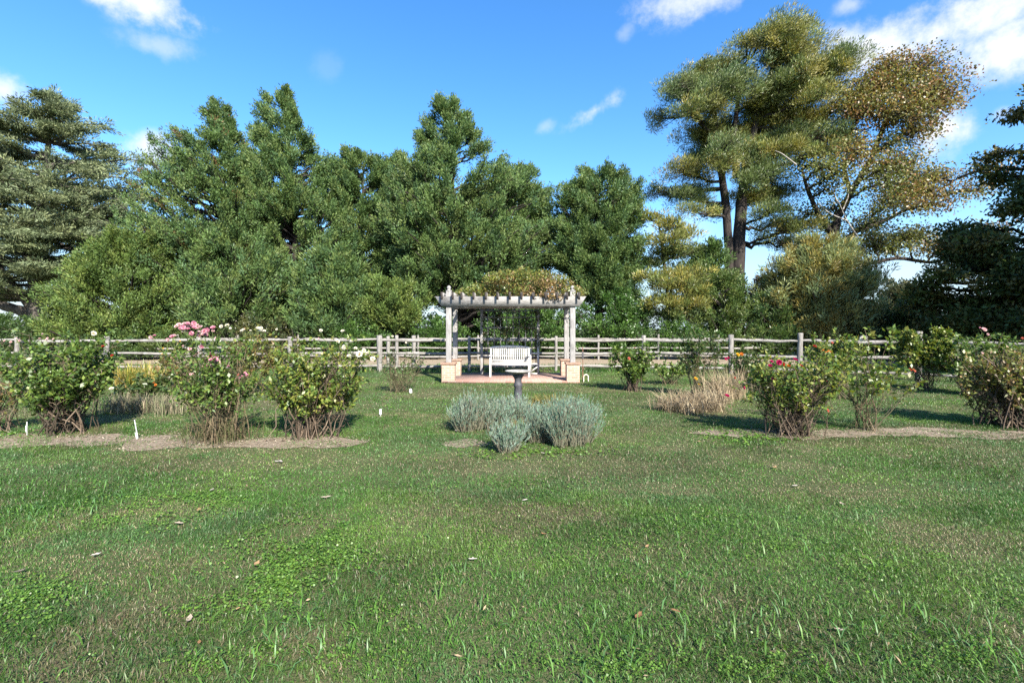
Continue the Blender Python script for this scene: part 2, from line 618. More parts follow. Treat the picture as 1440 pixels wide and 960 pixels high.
def blades(name, n, y0, y1, Lr, w, label_kind, lean=0.55, keep=None, far_gain=1.0):
    x, y = sample_view(n, y0, y1)
    k = rng.uniform(0, 1, n) > bare(x, y)
    if keep is not None:
        k &= keep(x, y)
    x, y = x[k], y[k]
    n = len(x)
    d, blue, yel = lawn_fields(x, y)
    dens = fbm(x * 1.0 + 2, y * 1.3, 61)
    L = rng.uniform(*Lr, n) * (1 - 0.35 * d) * (0.45 + 1.1 * dens)
    az = rng.uniform(0, 2 * math.pi, n)
    ln = rng.uniform(0.1, 1.0, n) * lean * 2
    H = np.stack([np.cos(az), np.sin(az), 0 * az], 1)
    S = np.stack([-np.sin(az), np.cos(az), 0 * az], 1)
    tw = rng.uniform(-1.2, 1.2, n)[:, None]
    S = unit(S * np.cos(tw) + H * np.sin(tw))
    ln = ln + 0.25
    P0 = np.stack([x, y, 0 * x], 1)
    c1 = np.cos(ln * .5)[:, None]
    s1 = np.sin(ln * .5)[:, None]
    P1 = P0 + L[:, None] * .55 * (H * s1 + np.array([0, 0, 1.0]) * c1)
    ln2 = np.minimum(ln * 1.35, 1.62)
    P2 = P1 + L[:, None] * .45 * (H * np.sin(ln2)[:, None] + np.array([0, 0, 1.0]) * np.cos(ln2)[:, None])
    wv = (w * rng.uniform(0.7, 1.3, n))[:, None] * 0.5
    V = np.stack([P0 - S * wv * .7, P0 + S * wv * .7, P1 + S * wv, P1 - S * wv, P2 + S * wv * .25, P2 - S * wv * .25], 1)
    b = np.arange(n)[:, None] * 6
    Fq = np.concatenate([b + np.array([0, 1, 2, 3]), b + np.array([3, 2, 4, 5])])
    c = DARKG + (MIDG - DARKG) * rng.uniform(0, 1, (n, 1))
    c = c + (BLUEG - c) * (blue * rng.uniform(0.3, 1, n))[:, None]
    c = c + (YELG - c) * (yel * rng.uniform(0.1, .9, n))[:, None]
    isdry = rng.uniform(0, 1, n) < (0.04 + 0.64 * d)
    dc = np.where(rng.uniform(0, 1, (n, 1)) < 0.6, DRYG, BRN) * rng.uniform(0.6, 1.25, (n, 1))
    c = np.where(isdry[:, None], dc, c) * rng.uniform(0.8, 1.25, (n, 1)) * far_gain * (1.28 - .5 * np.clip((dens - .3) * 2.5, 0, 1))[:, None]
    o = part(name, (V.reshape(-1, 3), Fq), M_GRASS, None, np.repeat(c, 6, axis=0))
    return tag(o, label_kind, 'grass', None, 'stuff')


blades('lawn_grass', 260000, 1.75, 4.6, (0.015, 0.044), 0.0034, 'short mown green lawn grass mixed with dry blades in the foreground', 0.62)
blades('lawn_grass', 260000, 4.6, 9.0, (0.016, 0.042), 0.0055, 'mown lawn grass with worn straw patches round the lavender', 0.6)
blades('lawn_grass', 220000, 9.0, 18.0, (0.02, 0.045), 0.01, 'mown green grass between the rose beds and pergola', 0.55)
blades('lawn_grass', 45000, 17.0, 24.0, (0.05, 0.14), 0.02, 'green grass verge between the fence and gravel drive', 0.5)


def tall_tufts(spots, seed):
    r = np.random.default_rng(seed)
    out, cols = [], []
    for px, py, spread, n in spots:
        n = int(n * .45)
        spread *= 1.6
        g = ground(px, py)
        p = g + np.concatenate([r.normal(0, spread, (n, 2)), np.zeros((n, 1))], 1)
        az = r.uniform(0, 2 * math.pi, n)
        H = np.stack([np.cos(az), np.sin(az), np.zeros(n)], 1)
        L = r.uniform(0.05, 0.115, n)[:, None]
        ln = r.uniform(0.5, 1.25, n)[:, None]
        up = np.array([0, 0, 1.0])
        S = np.stack([-np.sin(az), np.cos(az), np.zeros(n)], 1)
        w = r.uniform(0.0025, 0.0045, n)[:, None]
        P1 = p + L * .5 * (H * np.sin(ln * .6) + up * np.cos(ln * .6))
        P2 = P1 + L * .5 * (H * np.sin(ln * 1.5) + up * np.cos(ln * 1.5))
        V = np.stack([p - S * w * .7, p + S * w * .7, P1 + S * w, P1 - S * w, P2 + S * w * .2, P2 - S * w * .2], 1)
        out.append(V)
        base = np.where(r.uniform(0, 1, (n, 1)) < .3, BLUEG * 1.35, MIDG * 1.1)
        cols.append(base * r.uniform(0.75, 1.3, (n, 1)))
    V = np.concatenate(out)
    n = len(V)
    b = np.arange(n)[:, None] * 6
    Fq = np.concatenate([b + np.array([0, 1, 2, 3]), b + np.array([3, 2, 4, 5])])
    o = part('coarse_grass', (V.reshape(-1, 3), Fq), M_GRASS, None, np.repeat(np.concatenate(cols), 6, axis=0))
    return tag(o, 'longer coarse blades of grass standing above the mown lawn', 'grass', None, 'stuff')


rt = np.random.default_rng(5)
spots = [(390, 905, .12, 130), (345, 935, .12, 120), (430, 890, .1, 90), (520, 850, .1, 70), (560, 820, .1, 60), (880, 905, .12, 120), (840, 935, .1, 100),
         (1010, 870, .12, 90), (1080, 900, .12, 110), (1110, 930, .1, 100), (1200, 890, .1, 80), (1300, 890, .1, 90), (1420, 930, .12, 140), (1390, 905, .1, 80),
         (30, 715, .25, 260), (70, 725, .22, 200), (10, 735, .2, 160), (140, 680, .3, 200), (1060, 775, .2, 130), (730, 930, .12, 80), (960, 800, .2, 90), (1230, 950, .1, 100)]
for _ in range(60):
    spots.append((rt.uniform(0, 1440), rt.uniform(690, 958), .1, int(rt.uniform(6, 22))))
tall_tufts(spots, 6)


def clover(patches, seed):
    """low rounded-leaf weeds growing through the grass"""
    r = np.random.default_rng(seed)
    P, S_, C = [], [], []
    for px, py, rx, ry, n, lf in patches:
        g = r.normal(0, 0.5, (n, 2))
        q = np.stack([px + g[:, 0] * rx, py + g[:, 1] * ry], 1)
        q = q[q[:, 1] > 560]
        Y = CAM_H * F_PX / (q[:, 1] - HY)
        p = np.stack([(q[:, 0] - CX) * Y / F_PX, Y, r.uniform(0.008, 0.04, len(q))], 1)
        keep = vnoise(p[:, 0] * 7, p[:, 1] * 7, 3) > 0.36
        p = p[keep]
        P.append(p)
        S_.append(lf * .6 * r.uniform(0.5, 1.25, len(p)))
        base = np.array((0.075, 0.165, 0.025)) + r.uniform(0, 1, (len(p), 1)) * np.array((0.05, 0.05, 0.008))
        C.append(base * r.uniform(0.7, 1.15, (len(p), 1)))
    P, S_, C = (np.concatenate([a, a2]) for a, a2 in ((np.concatenate(P), np.concatenate(P) + r.normal(0, .02, (len(np.concatenate(P)), 3)) * [1, 1, .15]), (np.concatenate(S_),) * 2, (np.concatenate(C),) * 2))
    n = len(P)
    N = unit(r.normal(0, 0.42, (n, 3)) + np.array([0, 0, 1.0]))
    A = unit(np.cross(N, r.normal(size=(n, 3))))
    B = np.cross(N, A)
    ang = np.arange(6) * math.pi / 3
    ring = [P + S_[:, None] * (math.cos(a) * A * (0.8 if i % 2 else 1) + math.sin(a) * B * (0.8 if i % 2 else 1)) for i, a in enumerate(ang)]
    V = np.stack(ring, 1).reshape(-1, 3)
    b = np.arange(n)[:, None] * 6
    Fq = np.concatenate([b + np.array([0, 1, 2, 3]), b + np.array([0, 3, 4, 5])])
    o = part('lawn_weeds', (V, Fq), M_LEAF, None, np.repeat(C, 6, axis=0))
    return tag(o, 'bright green round-leaved weeds spreading in patches through the lawn', 'weeds', None, 'stuff')


patches = [(400, 800, 90, 40, 1100, .013), (430, 755, 90, 30, 900, .013), (480, 785, 60, 20, 500, .013), (400, 825, 40, 25, 420, .013), (350, 850, 60, 20, 260, .012), (270, 860, 50, 16, 130, .012),
           (25, 855, 70, 32, 600, .012), (60, 830, 70, 22, 300, .012), (230, 715, 120, 20, 700, .014), (190, 735, 80, 16, 360, .014), (300, 705, 80, 14, 350, .014),
           (780, 700, 90, 30, 420, .012), (1000, 735, 110, 28, 420, .012), (1080, 770, 80, 30, 350, .011), (1220, 800, 100, 40, 300, .011),
           (900, 940, 160, 24, 500, .01), (1060, 935, 120, 26, 420, .01), (1330, 935, 90, 26, 300, .01), (480, 925, 90, 30, 220, .01),
           (1420, 840, 60, 30, 200, .011), (880, 770, 80, 30, 260, .011), (700, 740, 120, 40, 300, .011), (640, 690, 120, 18, 260, .013),
           (1070, 617, 60, 9, 320, .028), (1020, 612, 40, 8, 140, .024), (720, 640, 100, 9, 360, .022), (800, 636, 60, 8, 200, .022), (260, 690, 200, 20, 400, .014), (15, 612, 40, 8, 120, .03),
           (570, 560, 60, 20, 200, .03)]
for _ in range(60):
    patches.append((rt.uniform(0, 1440), rt.uniform(650, 950), rt.uniform(20, 70), rt.uniform(8, 20), int(rt.uniform(20, 90)), .010))
clover(patches, 8)


def litter():
    """wood chips and dead leaf scraps on the bare strips"""
    r = np.random.default_rng(14)
    P, C = [], []
    for xs, nr, fr, seed in BEDS:
        n = int((xs[-1] - xs[0]) * (fr - nr).mean() * (520 if seed <= 3 else 260))
        x = r.uniform(xs[0], xs[-1], n)
        a, b = np.interp(x, xs, nr), np.interp(x, xs, fr)
        y = a - .06 + (b - a + .12) * r.uniform(0, 1, n)
        P.append(np.stack([x, y, r.uniform(0.008, 0.03, n)], 1))
        c = np.where(r.uniform(0, 1, (n, 1)) < .5, np.array((0.3, 0.255, 0.2)), np.array((0.2, 0.145, 0.1)))
        C.append(c * r.uniform(0.5, 1.2, (n, 1)))
    n = 1100
    x, y = sample_view(n, 2.0, 16.0)
    P.append(np.stack([x, y, r.uniform(0.02, 0.05, n)], 1))
    C.append(np.array((0.26, 0.19, 0.12)) * r.uniform(0.5, 1.3, (n, 1)))
    P, C = np.concatenate(P), np.concatenate(C)
    n = len(P)
    D = unit(r.normal(size=(n, 3)) * np.array([1, 1, .25]))
    V, Fq = leaves(P, D, r.uniform(.015, .05, n), r.uniform(.005, .014, n), r, N=r.normal(0, .4, (n, 3)) + np.array([0, 0, 1.0]), fold=.08)
    o = part('leaf_litter', (V, Fq), M_CHIP, None, rep4(C))
    tag(o, 'scattered bark chips and small dead leaf scraps on beds and lawn', 'litter', None, 'stuff')


litter()

# ------------------------------------------------------------------ trees
GREENS = {}


def limb_paths(A, B, k=6, sag=0.0, curl=0.0, rng=None, wob=0.04):
    """curved limbs from A to B (n,3)"""
    t = np.linspace(0, 1, k)[None, :, None]
    P = A[:, None, :] * (1 - t) + B[:, None, :] * t
    L = np.linalg.norm(B - A, axis=1)[:, None]
    P[..., 2] += (sag * 4 * t[..., 0] * (1 - t[..., 0]) + curl * t[..., 0] ** 3) * L
    if rng is not None:
        w = rng.normal(0, wob, P.shape) * L[:, :, None]
        w[:, 0] = 0
        P = P + w
    return P


def along(P, t):
    """points at parameters t (n,m) on polylines P (n,k,3)"""
    n, k, _ = P.shape
    u = t * (k - 1)
    i = np.clip(np.floor(u).astype(int), 0, k - 2)
    f = (u - i)[..., None]
    r = np.arange(n)[:, None]
    return P[r, i] * (1 - f) + P[r, i + 1] * f, unit(P[r, i + 1] - P[r, i])


def jitter_tint(base_list, n, rng, var=0.25):
    b = np.array(base_list)[rng.integers(0, len(base_list), n)]
    return b * rng.uniform(1 - var, 1 + var, (n, 1))


def conifer(label, Y, trunk_px, profile, tints, seed, nlimb=150, ntuft=9, nleaf=46, depth=0.85, rise=0.55, tuft=(0.5, 0.26),
            leaf=(0.2, 0.055), tmin=0.35, trunk_r=0.28, top=None, name='conifer_tree', cat='tree', group=None, flat=1.0, upw=0.55, mat=None,
            zmin=0.4, gap=0.0, front=0.68, droop=0.0, bark=None, brown=0.0, apex=0, layer=0.0, loose=1.0, crisp=0):
    r = np.random.default_rng(seed)
    s = Y / F_PX
    prof = np.array(profile, float)
    zs = CAM_H + (HY - prof[:, 0]) * s
    o = np.argsort(zs)
    zs = zs[o]
    zs = zs - (0.35 if apex else 0.0) * (zs - zs.min()) / (zs.max() - zs.min())
    x0 = (trunk_px - CX) * s
    xl = (x0 - (prof[o, 1] - CX) * s)
    xr = ((prof[o, 2] - CX) * s - x0)
    xl, xr = np.maximum(xl, .12), np.maximum(xr, .12)
    top_x = (top - trunk_px) * s if top is not None else 0.0
    zt = zs[-1]
    root = thing(name, (x0, Y, 0), label, cat, group)
    # choose limb tips spread over the crown's surface
    zz = np.linspace(max(zs[0], zmin), zt, 200)
    wgt = np.interp(zz, zs, xl + xr) + 0.35
    cdf = np.cumsum(wgt)
    z = np.interp((np.arange(nlimb) + r.uniform(0, 1, nlimb)) / nlimb, cdf / cdf[-1], zz)
    if layer:
        z = np.minimum(np.round(z / layer) * layer + r.normal(0, .12 * layer, nlimb), zt)
    back = r.uniform(0, 1, nlimb) > front
    th = np.where(back, r.uniform(0.1, math.pi - .1, nlimb), -r.uniform(-.25, math.pi + .25, nlimb))
    L_, R_ = np.interp(z, zs, xl), np.interp(z, zs, xr)
    rx = np.where(np.cos(th) > 0, R_, L_)
    ry = depth * (np.abs(L_) + np.abs(R_)) / 2
    rad = 1 / np.sqrt((np.cos(th) / rx) ** 2 + (np.sin(th) / np.maximum(ry, .1)) ** 2)
    rad = rad * (np.clip(r.normal(0.9, 0.1, nlimb), 0.6, 1.06) if crisp else np.clip(r.normal(0.9, 0.15, nlimb), 0.5, 1.14))
    tx = x0 + top_x * (z / zt) ** 2
    B = np.stack([tx + rad * np.cos(th), Y + rad * np.sin(th), z], 1)
    za = np.clip(z - rad * rise, 0.3, zt)
    A = np.stack([x0 + top_x * (za / zt) ** 2, 0 * za + Y, za], 1)
    P = limb_paths(A, B, 6, -0.05, droop, r, 0.03)
    lr = np.clip(0.02 + 0.022 * np.linalg.norm(B - A, axis=1), .02, .12)[:, None] * np.linspace(1, .2, 6)[None]
    kz = np.linspace(0, 1, 8)
    tp = np.stack([x0 + top_x * kz ** 2 + r.normal(0, .05, 8) * kz, Y + r.normal(0, .05, 8), kz * zt * 0.97], 1)
    wood = cat_vf([tubes(P, lr, 4), tube1(tp, trunk_r * (1 - kz * .93), 8)])
    part('trunk', wood, bark or M_BARK, root, None, True)
    # foliage tufts along the outer part of each limb, spread sideways
    t = tmin + (1 - tmin) * r.uniform(0, 1, (nlimb, ntuft)) ** 0.75
    t[:, 0] = 1.0
    C, T = along(P, t)
    limbL = np.linalg.norm(B - A, axis=1)[:, None, None]
    spread = ((0.05 + 0.14 * (1 - t)[..., None]) * limbL + 0.10) * loose
    C = C + r.normal(0, 1, C.shape) * spread * np.array([.8, .8, .45 * flat])
    C = C.reshape(-1, 3)
    T = T.reshape(-1, 3)
    if apex:
        za_ = zt * (1 - .16 * r.uniform(0, 1, apex) ** 1.3)
        ra_ = np.interp(za_, zs, (xl + xr) / 2) * .7 * r.uniform(0, 1, apex)
        aa_ = r.uniform(0, 2 * math.pi, apex)
        C = np.concatenate([C, np.stack([x0 + top_x * (za_ / zt) ** 2 + ra_ * np.cos(aa_), Y + ra_ * np.sin(aa_), za_ - .2], 1)])
        T = np.concatenate([T, np.stack([np.cos(aa_) * .5, np.sin(aa_) * .5, np.ones(apex)], 1)])
    if gap:
        q = np.sin(C[:, 0] * 1.5 + seed + np.sin(C[:, 2] * .9)) * np.sin(C[:, 2] * 2.4 + seed * 2 + C[:, 0] * .6) + np.sin(C[:, 1] * 1.3 + C[:, 2] * 1.1) * .55 + r.normal(0, .25, len(C))
        k = q > -1.5 + gap * 2
        C, T = C[k], T[k]
    C[:, 2] = np.maximum(C[:, 2], .3)
    m = len(C)
    u = unit(T * .6 + np.array([0, 0, upw]) + r.normal(0, .28, (m, 3)))
    tcol = jitter_tint(tints, m, r, 0.22)
    if brown:
        hb = r.uniform(0, 1, m) < brown
        tcol[hb] = np.array((0.13, 0.075, 0.035)) * r.uniform(.7, 1.2, (hb.sum(), 1))
    size = r.uniform(.7, 1.3, m)
    q = ball(r, m * nleaf).reshape(m, nleaf, 3)
    q[..., 2] *= flat
    lo = r.uniform(-.7, .9, (m, nleaf, 1))
    Lp = C[:, None] + (q * tuft[1] * (1.05 - .55 * np.abs(lo)) + u[:, None] * lo * tuft[0]) * size[:, None, None]
    Dl = unit(u[:, None] * 1.0 + unit(q) * .7 + r.normal(0, .2, q.shape))
    Lp, Dl = Lp.reshape(-1, 3), Dl.reshape(-1, 3)
    n = len(Lp)
    V, Fq = leaves(Lp, Dl, leaf[0] * r.uniform(.6, 1.3, n), leaf[1] * r.uniform(.7, 1.3, n), r)
    cc = np.repeat(tcol, nleaf, axis=0) * r.uniform(.75, 1.3, (n, 1))
    part('crown', (V, Fq), mat or M_CONIFER, root, rep4(cc))
    return root


def pad_tree(label, Y, trunks, pads, tints, seed, kind='pine', nsub=16, nleaf=40, name='tree', leaf=(0.22, 0.03), bark=None, cat='tree', group=None,
             root_px=None, density=1.0, tuft=0.22, mat=None, extra=None, up=0.55, depth_jit=1.2, limb_r=0.05, sweep=0.0, fill=0.0):
    """a tree whose foliage masses hang on limbs that leave a trunk skeleton"""
    r = np.random.default_rng(seed)
    s = Y / F_PX
    base = at(root_px if root_px is not None else trunks[0][0][0], HY, Y)
    root = thing(name, (base[0], Y, 0), label, cat, group)
    wood, skel = [], []
    for tr in trunks:
        pts = np.array([at(q[0], q[1], Y) + np.array([0, q[3] if len(q) > 3 else 0, 0]) for q in tr])
        pts[0, 2] = max(pts[0, 2], 0.0) if pts[0, 2] > 1.2 else 0.0
        rad = np.array([q[2] * s / 2 for q in tr])
        k = 6 * len(tr)
        wood.append(tube1(pts, rad, 10, k, 0.1, r))
        tt = np.linspace(0, len(pts) - 1, 40)
        skel.append(np.stack([np.interp(tt, np.arange(len(pts)), pts[:, i]) for i in range(3)], 1))
    skel = np.concatenate(skel)
    Lp, Dl, cc, tw_P, tw_R = [], [], [], [], []
    for pd in pads:
        px, py, rx, rz = pd[:4]
        dy = pd[4] if len(pd) > 4 and pd[4] is not None else r.uniform(-1, 1) * depth_jit
        tint = pd[5] if len(pd) > 5 else tints
        dens = pd[6] if len(pd) > 6 else 1.0
        c = at(px, py, Y) + np.array([0, dy, 0])
        ax = np.array([rx * s, rx * s * .9, rz * s])
        d = np.linalg.norm((skel - c) * np.array([1, 1, .75]), axis=1) + np.where(skel[:, 2] > c[2] - .1, 1.2, 0) * (1.0 if kind != 'cedar' else .4)
        a = skel[np.argmin(d)]
        lp = limb_paths(a[None], c[None], 7, 0.06 if kind != 'pine' else -.04, 0, r, .03)
        dl = np.linalg.norm(c - a)
        tw_P.append(lp)
        tw_R.append(np.linspace(limb_r + .018 * dl, .02, 7)[None])
        m = max(4, int(nsub * dens * density * (ax[0] * max(ax[2], .3)) / 0.9))
        tip = c + (ball(r, m) * .82 + r.normal(0, .2, (m, 3))) * ax + np.array([1, 0, .55]) * sweep * r.uniform(-1, 1, (m, 1)) * ax[0]
        kf = int(m * fill)
        if kf:
            on, _ = along(lp, r.uniform(.3, .95, (1, kf)))
            tip[:kf] = on[0] + r.normal(0, .35, (kf, 3)) * np.array([ax[0], ax[0], max(ax[2], .5)]) * .8 + np.array([0, 0, .2])
        org, _ = along(lp, r.uniform(.4, 1, (1, m)))
        sp = limb_paths(org[0], tip, 7, .05, 0, r, .05)
        tw_P.append(sp)
        tw_R.append(np.repeat(np.linspace(.022, .006, 7)[None], m, 0))
        tc = jitter_tint(tint, m, r, .22)
        out = unit((tip - c) / ax + np.array([0, 0, .5]))
        if kind == 'pine':
            q = ball(r, m * nleaf).reshape(m, nleaf, 3)
            P = tip[:, None] + q * tuft * np.array([1.2, 1.2, .95])
            D = unit(unit(q) * .6 + out[:, None] * .45 + np.array([sweep * 1.2, 0, up]) + r.normal(0, .3, q.shape))
        else:
            q = ball(r, m * nleaf).reshape(m, nleaf, 3)
            P = tip[:, None] + q * tuft * np.array([1.5, 1.5, .9])
            D = unit(r.normal(0, 1, q.shape) + np.array([0, 0, -.25]) + unit(q) * .5)
        Lp.append(P.reshape(-1, 3))
        Dl.append(D.reshape(-1, 3))
        cc.append(np.repeat(tc, nleaf, axis=0))
    if extra:
        wood += extra
    W = cat_vf(wood + [tubes(p, q, 4) for p, q in zip(tw_P, tw_R)])
    part('trunk', W, bark or M_BARK, root, None, True)
    Lp, Dl, cc = np.concatenate(Lp), np.concatenate(Dl), np.concatenate(cc)
    n = len(Lp)
    V, Fq = leaves(Lp, Dl, leaf[0] * r.uniform(.6, 1.25, n), leaf[1] * r.uniform(.7, 1.25, n), r, fold=0.0 if kind == 'pine' else .06)
    part('crown', (V, Fq), mat or (M_PINE if kind == 'pine' else M_LEAF), root, rep4(cc * r.uniform(.72, 1.3, (n, 1))))
    return root


JUN = [(0.07, 0.122, 0.036), (0.084, 0.135, 0.038), (0.056, 0.105, 0.04), (0.105, 0.145, 0.042)]
JUN_Y = [(0.085, 0.132, 0.03), (0.074, 0.122, 0.034), (0.11, 0.145, 0.034)]
CED = [(0.14, 0.175, 0.088), (0.16, 0.185, 0.09), (0.12, 0.15, 0.08)]
PINE_Y = [(0.17, 0.175, 0.042), (0.145, 0.16, 0.042), (0.21, 0.188, 0.044), (0.11, 0.145, 0.042)]
PINE_G = [(0.1, 0.14, 0.042), (0.12, 0.145, 0.044), (0.08, 0.12, 0.042)]
PINE_B = [(0.16, 0.21, 0.1), (0.19, 0.215, 0.085), (0.24, 0.215, 0.065), (0.2, 0.165, 0.05)]
DEC = [(0.17, 0.155, 0.042), (0.185, 0.12, 0.045), (0.145, 0.145, 0.042), (0.19, 0.1, 0.04), (0.125, 0.14, 0.04), (0.19, 0.14, 0.045)]
DEC_G = [(0.11, 0.135, 0.036), (0.13, 0.145, 0.04), (0.15, 0.14, 0.038)]
DEC_R = [(0.17, 0.085, 0.045), (0.15, 0.1, 0.045), (0.14, 0.11, 0.04)]
MAG = [(0.05, 0.072, 0.018), (0.062, 0.085, 0.02), (0.04, 0.058, 0.015), (0.11, 0.095, 0.026)]
IVY = [(0.055, 0.115, 0.026), (0.075, 0.14, 0.03), (0.046, 0.095, 0.023)]

G_CON = 'tall conifers in a row behind the fence'
conifer('broad conifer with twin tips, second tall tree from the left behind fence', 27.5, 335,
        [(140, 308, 316), (165, 290, 328), (182, 262, 345), (200, 235, 360), (225, 220, 375), (260, 200, 390), (300, 185, 395), (340, 180, 400), (380, 215, 400), (420, 260, 395), (445, 285, 380)],
        JUN, 101, nlimb=289, apex=44, tmin=.5, leaf=(.145, .05), nleaf=48, ntuft=17, loose=.72, rise=.5, tuft=(.36, .2), crisp=1, top=314, group=G_CON, gap=0.32, brown=0.02)
conifer('tallest steep pointed conifer in the row left of the pergola', 28.0, 420,
        [(121, 396, 404), (140, 382, 416), (165, 366, 440), (190, 362, 450), (215, 358, 480), (250, 352, 500), (300, 348, 515), (350, 345, 520), (400, 352, 515), (440, 365, 505), (458, 380, 490)],
        JUN, 102, nlimb=304, apex=44, tmin=.5, leaf=(.145, .05), nleaf=48, ntuft=17, loose=.72, rise=.5, tuft=(.36, .2), crisp=1, top=400, group=G_CON, gap=0.30)
conifer('dark blunt topped conifer squeezed between two taller pointed ones left of pergola', 28.6, 510,
        [(205, 480, 494), (222, 470, 540), (245, 465, 565), (290, 462, 575), (340, 462, 575), (385, 480, 565), (410, 490, 550)],
        JUN, 103, nlimb=166, apex=44, tmin=.5, leaf=(.145, .05), nleaf=48, ntuft=17, loose=.72, rise=.5, tuft=(.36, .2), crisp=1, group=G_CON, gap=0.36)
conifer('tall spreading conifer with ragged double tip right behind the pergola', 27.2, 640,
        [(128, 628, 636), (145, 598, 652), (165, 594, 665), (190, 594, 688), (215, 590, 702), (240, 560, 735), (270, 545, 765), (310, 535, 775), (350, 540, 775), (390, 570, 765), (420, 600, 745)],
        JUN, 104, nlimb=319, apex=44, tmin=.5, leaf=(.145, .05), nleaf=48, ntuft=17, loose=.72, rise=.5, tuft=(.36, .2), crisp=1, top=634, group=G_CON, gap=0.34)
conifer('small ragged conifer shoulder leaning beside the tall tree behind pergola', 28.5, 565,
        [(213, 545, 560), (225, 530, 600), (260, 520, 610), (310, 515, 620), (360, 520, 615), (400, 535, 600)],
        JUN, 105, nlimb=121, apex=44, tmin=.5, leaf=(.145, .05), nleaf=48, ntuft=17, loose=.72, rise=.5, tuft=(.36, .2), crisp=1, group=G_CON, gap=0.36)
conifer('middling conifer with sloping top right of the tall tree behind pergola', 28.8, 735,
        [(228, 728, 742), (245, 700, 765), (275, 695, 778), (320, 690, 785), (370, 690, 785), (410, 700, 775)],
        JUN, 106, nlimb=135, apex=44, tmin=.5, leaf=(.145, .05), nleaf=48, ntuft=17, loose=.72, rise=.5, tuft=(.36, .2), crisp=1, group=G_CON, gap=0.35)
conifer('round topped green conifer at right end of the row, right of pergola', 27.0, 842,
        [(232, 822, 868), (245, 795, 893), (270, 782, 900), (300, 776, 905), (340, 775, 910), (380, 780, 905), (415, 790, 900)],
        JUN, 107, nlimb=228, apex=44, tmin=.5, leaf=(.145, .05), nleaf=48, ntuft=17, loose=.72, rise=.5, tuft=(.36, .2), crisp=1, group=G_CON, gap=0.28, upw=.45)
conifer('bushy bright green young conifer in front of the cedar at left', 25.5, 175,
        [(318, 180, 240), (335, 160, 262), (360, 140, 275), (390, 110, 285), (420, 90, 290), (450, 80, 285), (470, 85, 280)],
        JUN_Y, 108, nlimb=220, apex=16, leaf=(.145, .05), nleaf=50, ntuft=14, loose=.7, crisp=1, tuft=(.42, .24), group=G_CON, zmin=.3)
conifer('low leafy conifer with branches to the ground between two trees left of pergola', 25.6, 330,
        [(345, 290, 400), (370, 270, 420), (400, 265, 425), (430, 262, 410), (455, 270, 400)], JUN, 109, nlimb=100, group=G_CON, gap=.22)
conifer('round dwarf conifer just left of the pergola behind the fence', 25.2, 553,
        [(388, 535, 565), (398, 515, 588), (415, 508, 600), (435, 510, 602), (452, 520, 595)], JUN_Y, 110, nlimb=75, tuft=(.34, .2), leaf=(.16, .05), zmin=.3, name='dwarf_conifer', cat='shrub')
conifer('grey-green low conifer left of the dwarf round one behind the fence', 25.3, 470,
        [(352, 450, 480), (375, 420, 505), (405, 400, 510), (435, 395, 515), (460, 400, 510)], JUN, 111, nlimb=95, group=G_CON, gap=.12)

conifer('huge blue-grey cedar with layered drooping branches at the far left', 33.0, 52,
        [(124, 64, 82), (140, 40, 112), (158, 14, 130), (185, -20, 148), (210, -45, 172), (225, -55, 190), (260, -75, 188), (300, -90, 180), (340, -95, 172), (375, -95, 160), (398, -90, 140)],
        CED, 120, nlimb=230, ntuft=16, nleaf=56, apex=20, layer=1.15, rise=0.16, tuft=(.6, .46), leaf=(.24, .06), flat=.15, upw=.08, tmin=.3, trunk_r=.62, droop=-.12, gap=.12, name='cedar_tree',
        bark=M_BARK_PALE, top=76, front=.62)
ced = bpy.data.objects['cedar_tree']
rc = np.random.default_rng(9)
for pts, rad in (([(50, 447), (30, 437), (5, 430), (-40, 415), (-90, 405)], [.42, .34, .28, .2, .1]), ([(52, 436), (35, 420), (15, 400), (-5, 372), (-20, 340)], [.4, .3, .24, .17, .1]),
                 ([(56, 425), (75, 405), (100, 385), (130, 370)], [.25, .18, .12, .06]), ([(50, 410), (42, 380), (36, 340), (40, 300)], [.35, .26, .18, .1])):
    main = np.array([at(a, b, 33.0 - .5 * i) for i, (a, b) in enumerate(pts)])
    tw = [tube1(main, rad, 8, 24, .1, rc)]
    for _ in range(16):
        q = main[rc.integers(1, len(main))]
        e = q + rc.normal(0, 1, 3) * [1.0, .8, .5]
        tw.append(tube1([q, (q + e) / 2 + rc.normal(0, .1, 3), e], [.05, .03, .01], 4, 7, .1, rc))
    part('limb', cat_vf(tw), M_BARK_PALE, ced, None, True)
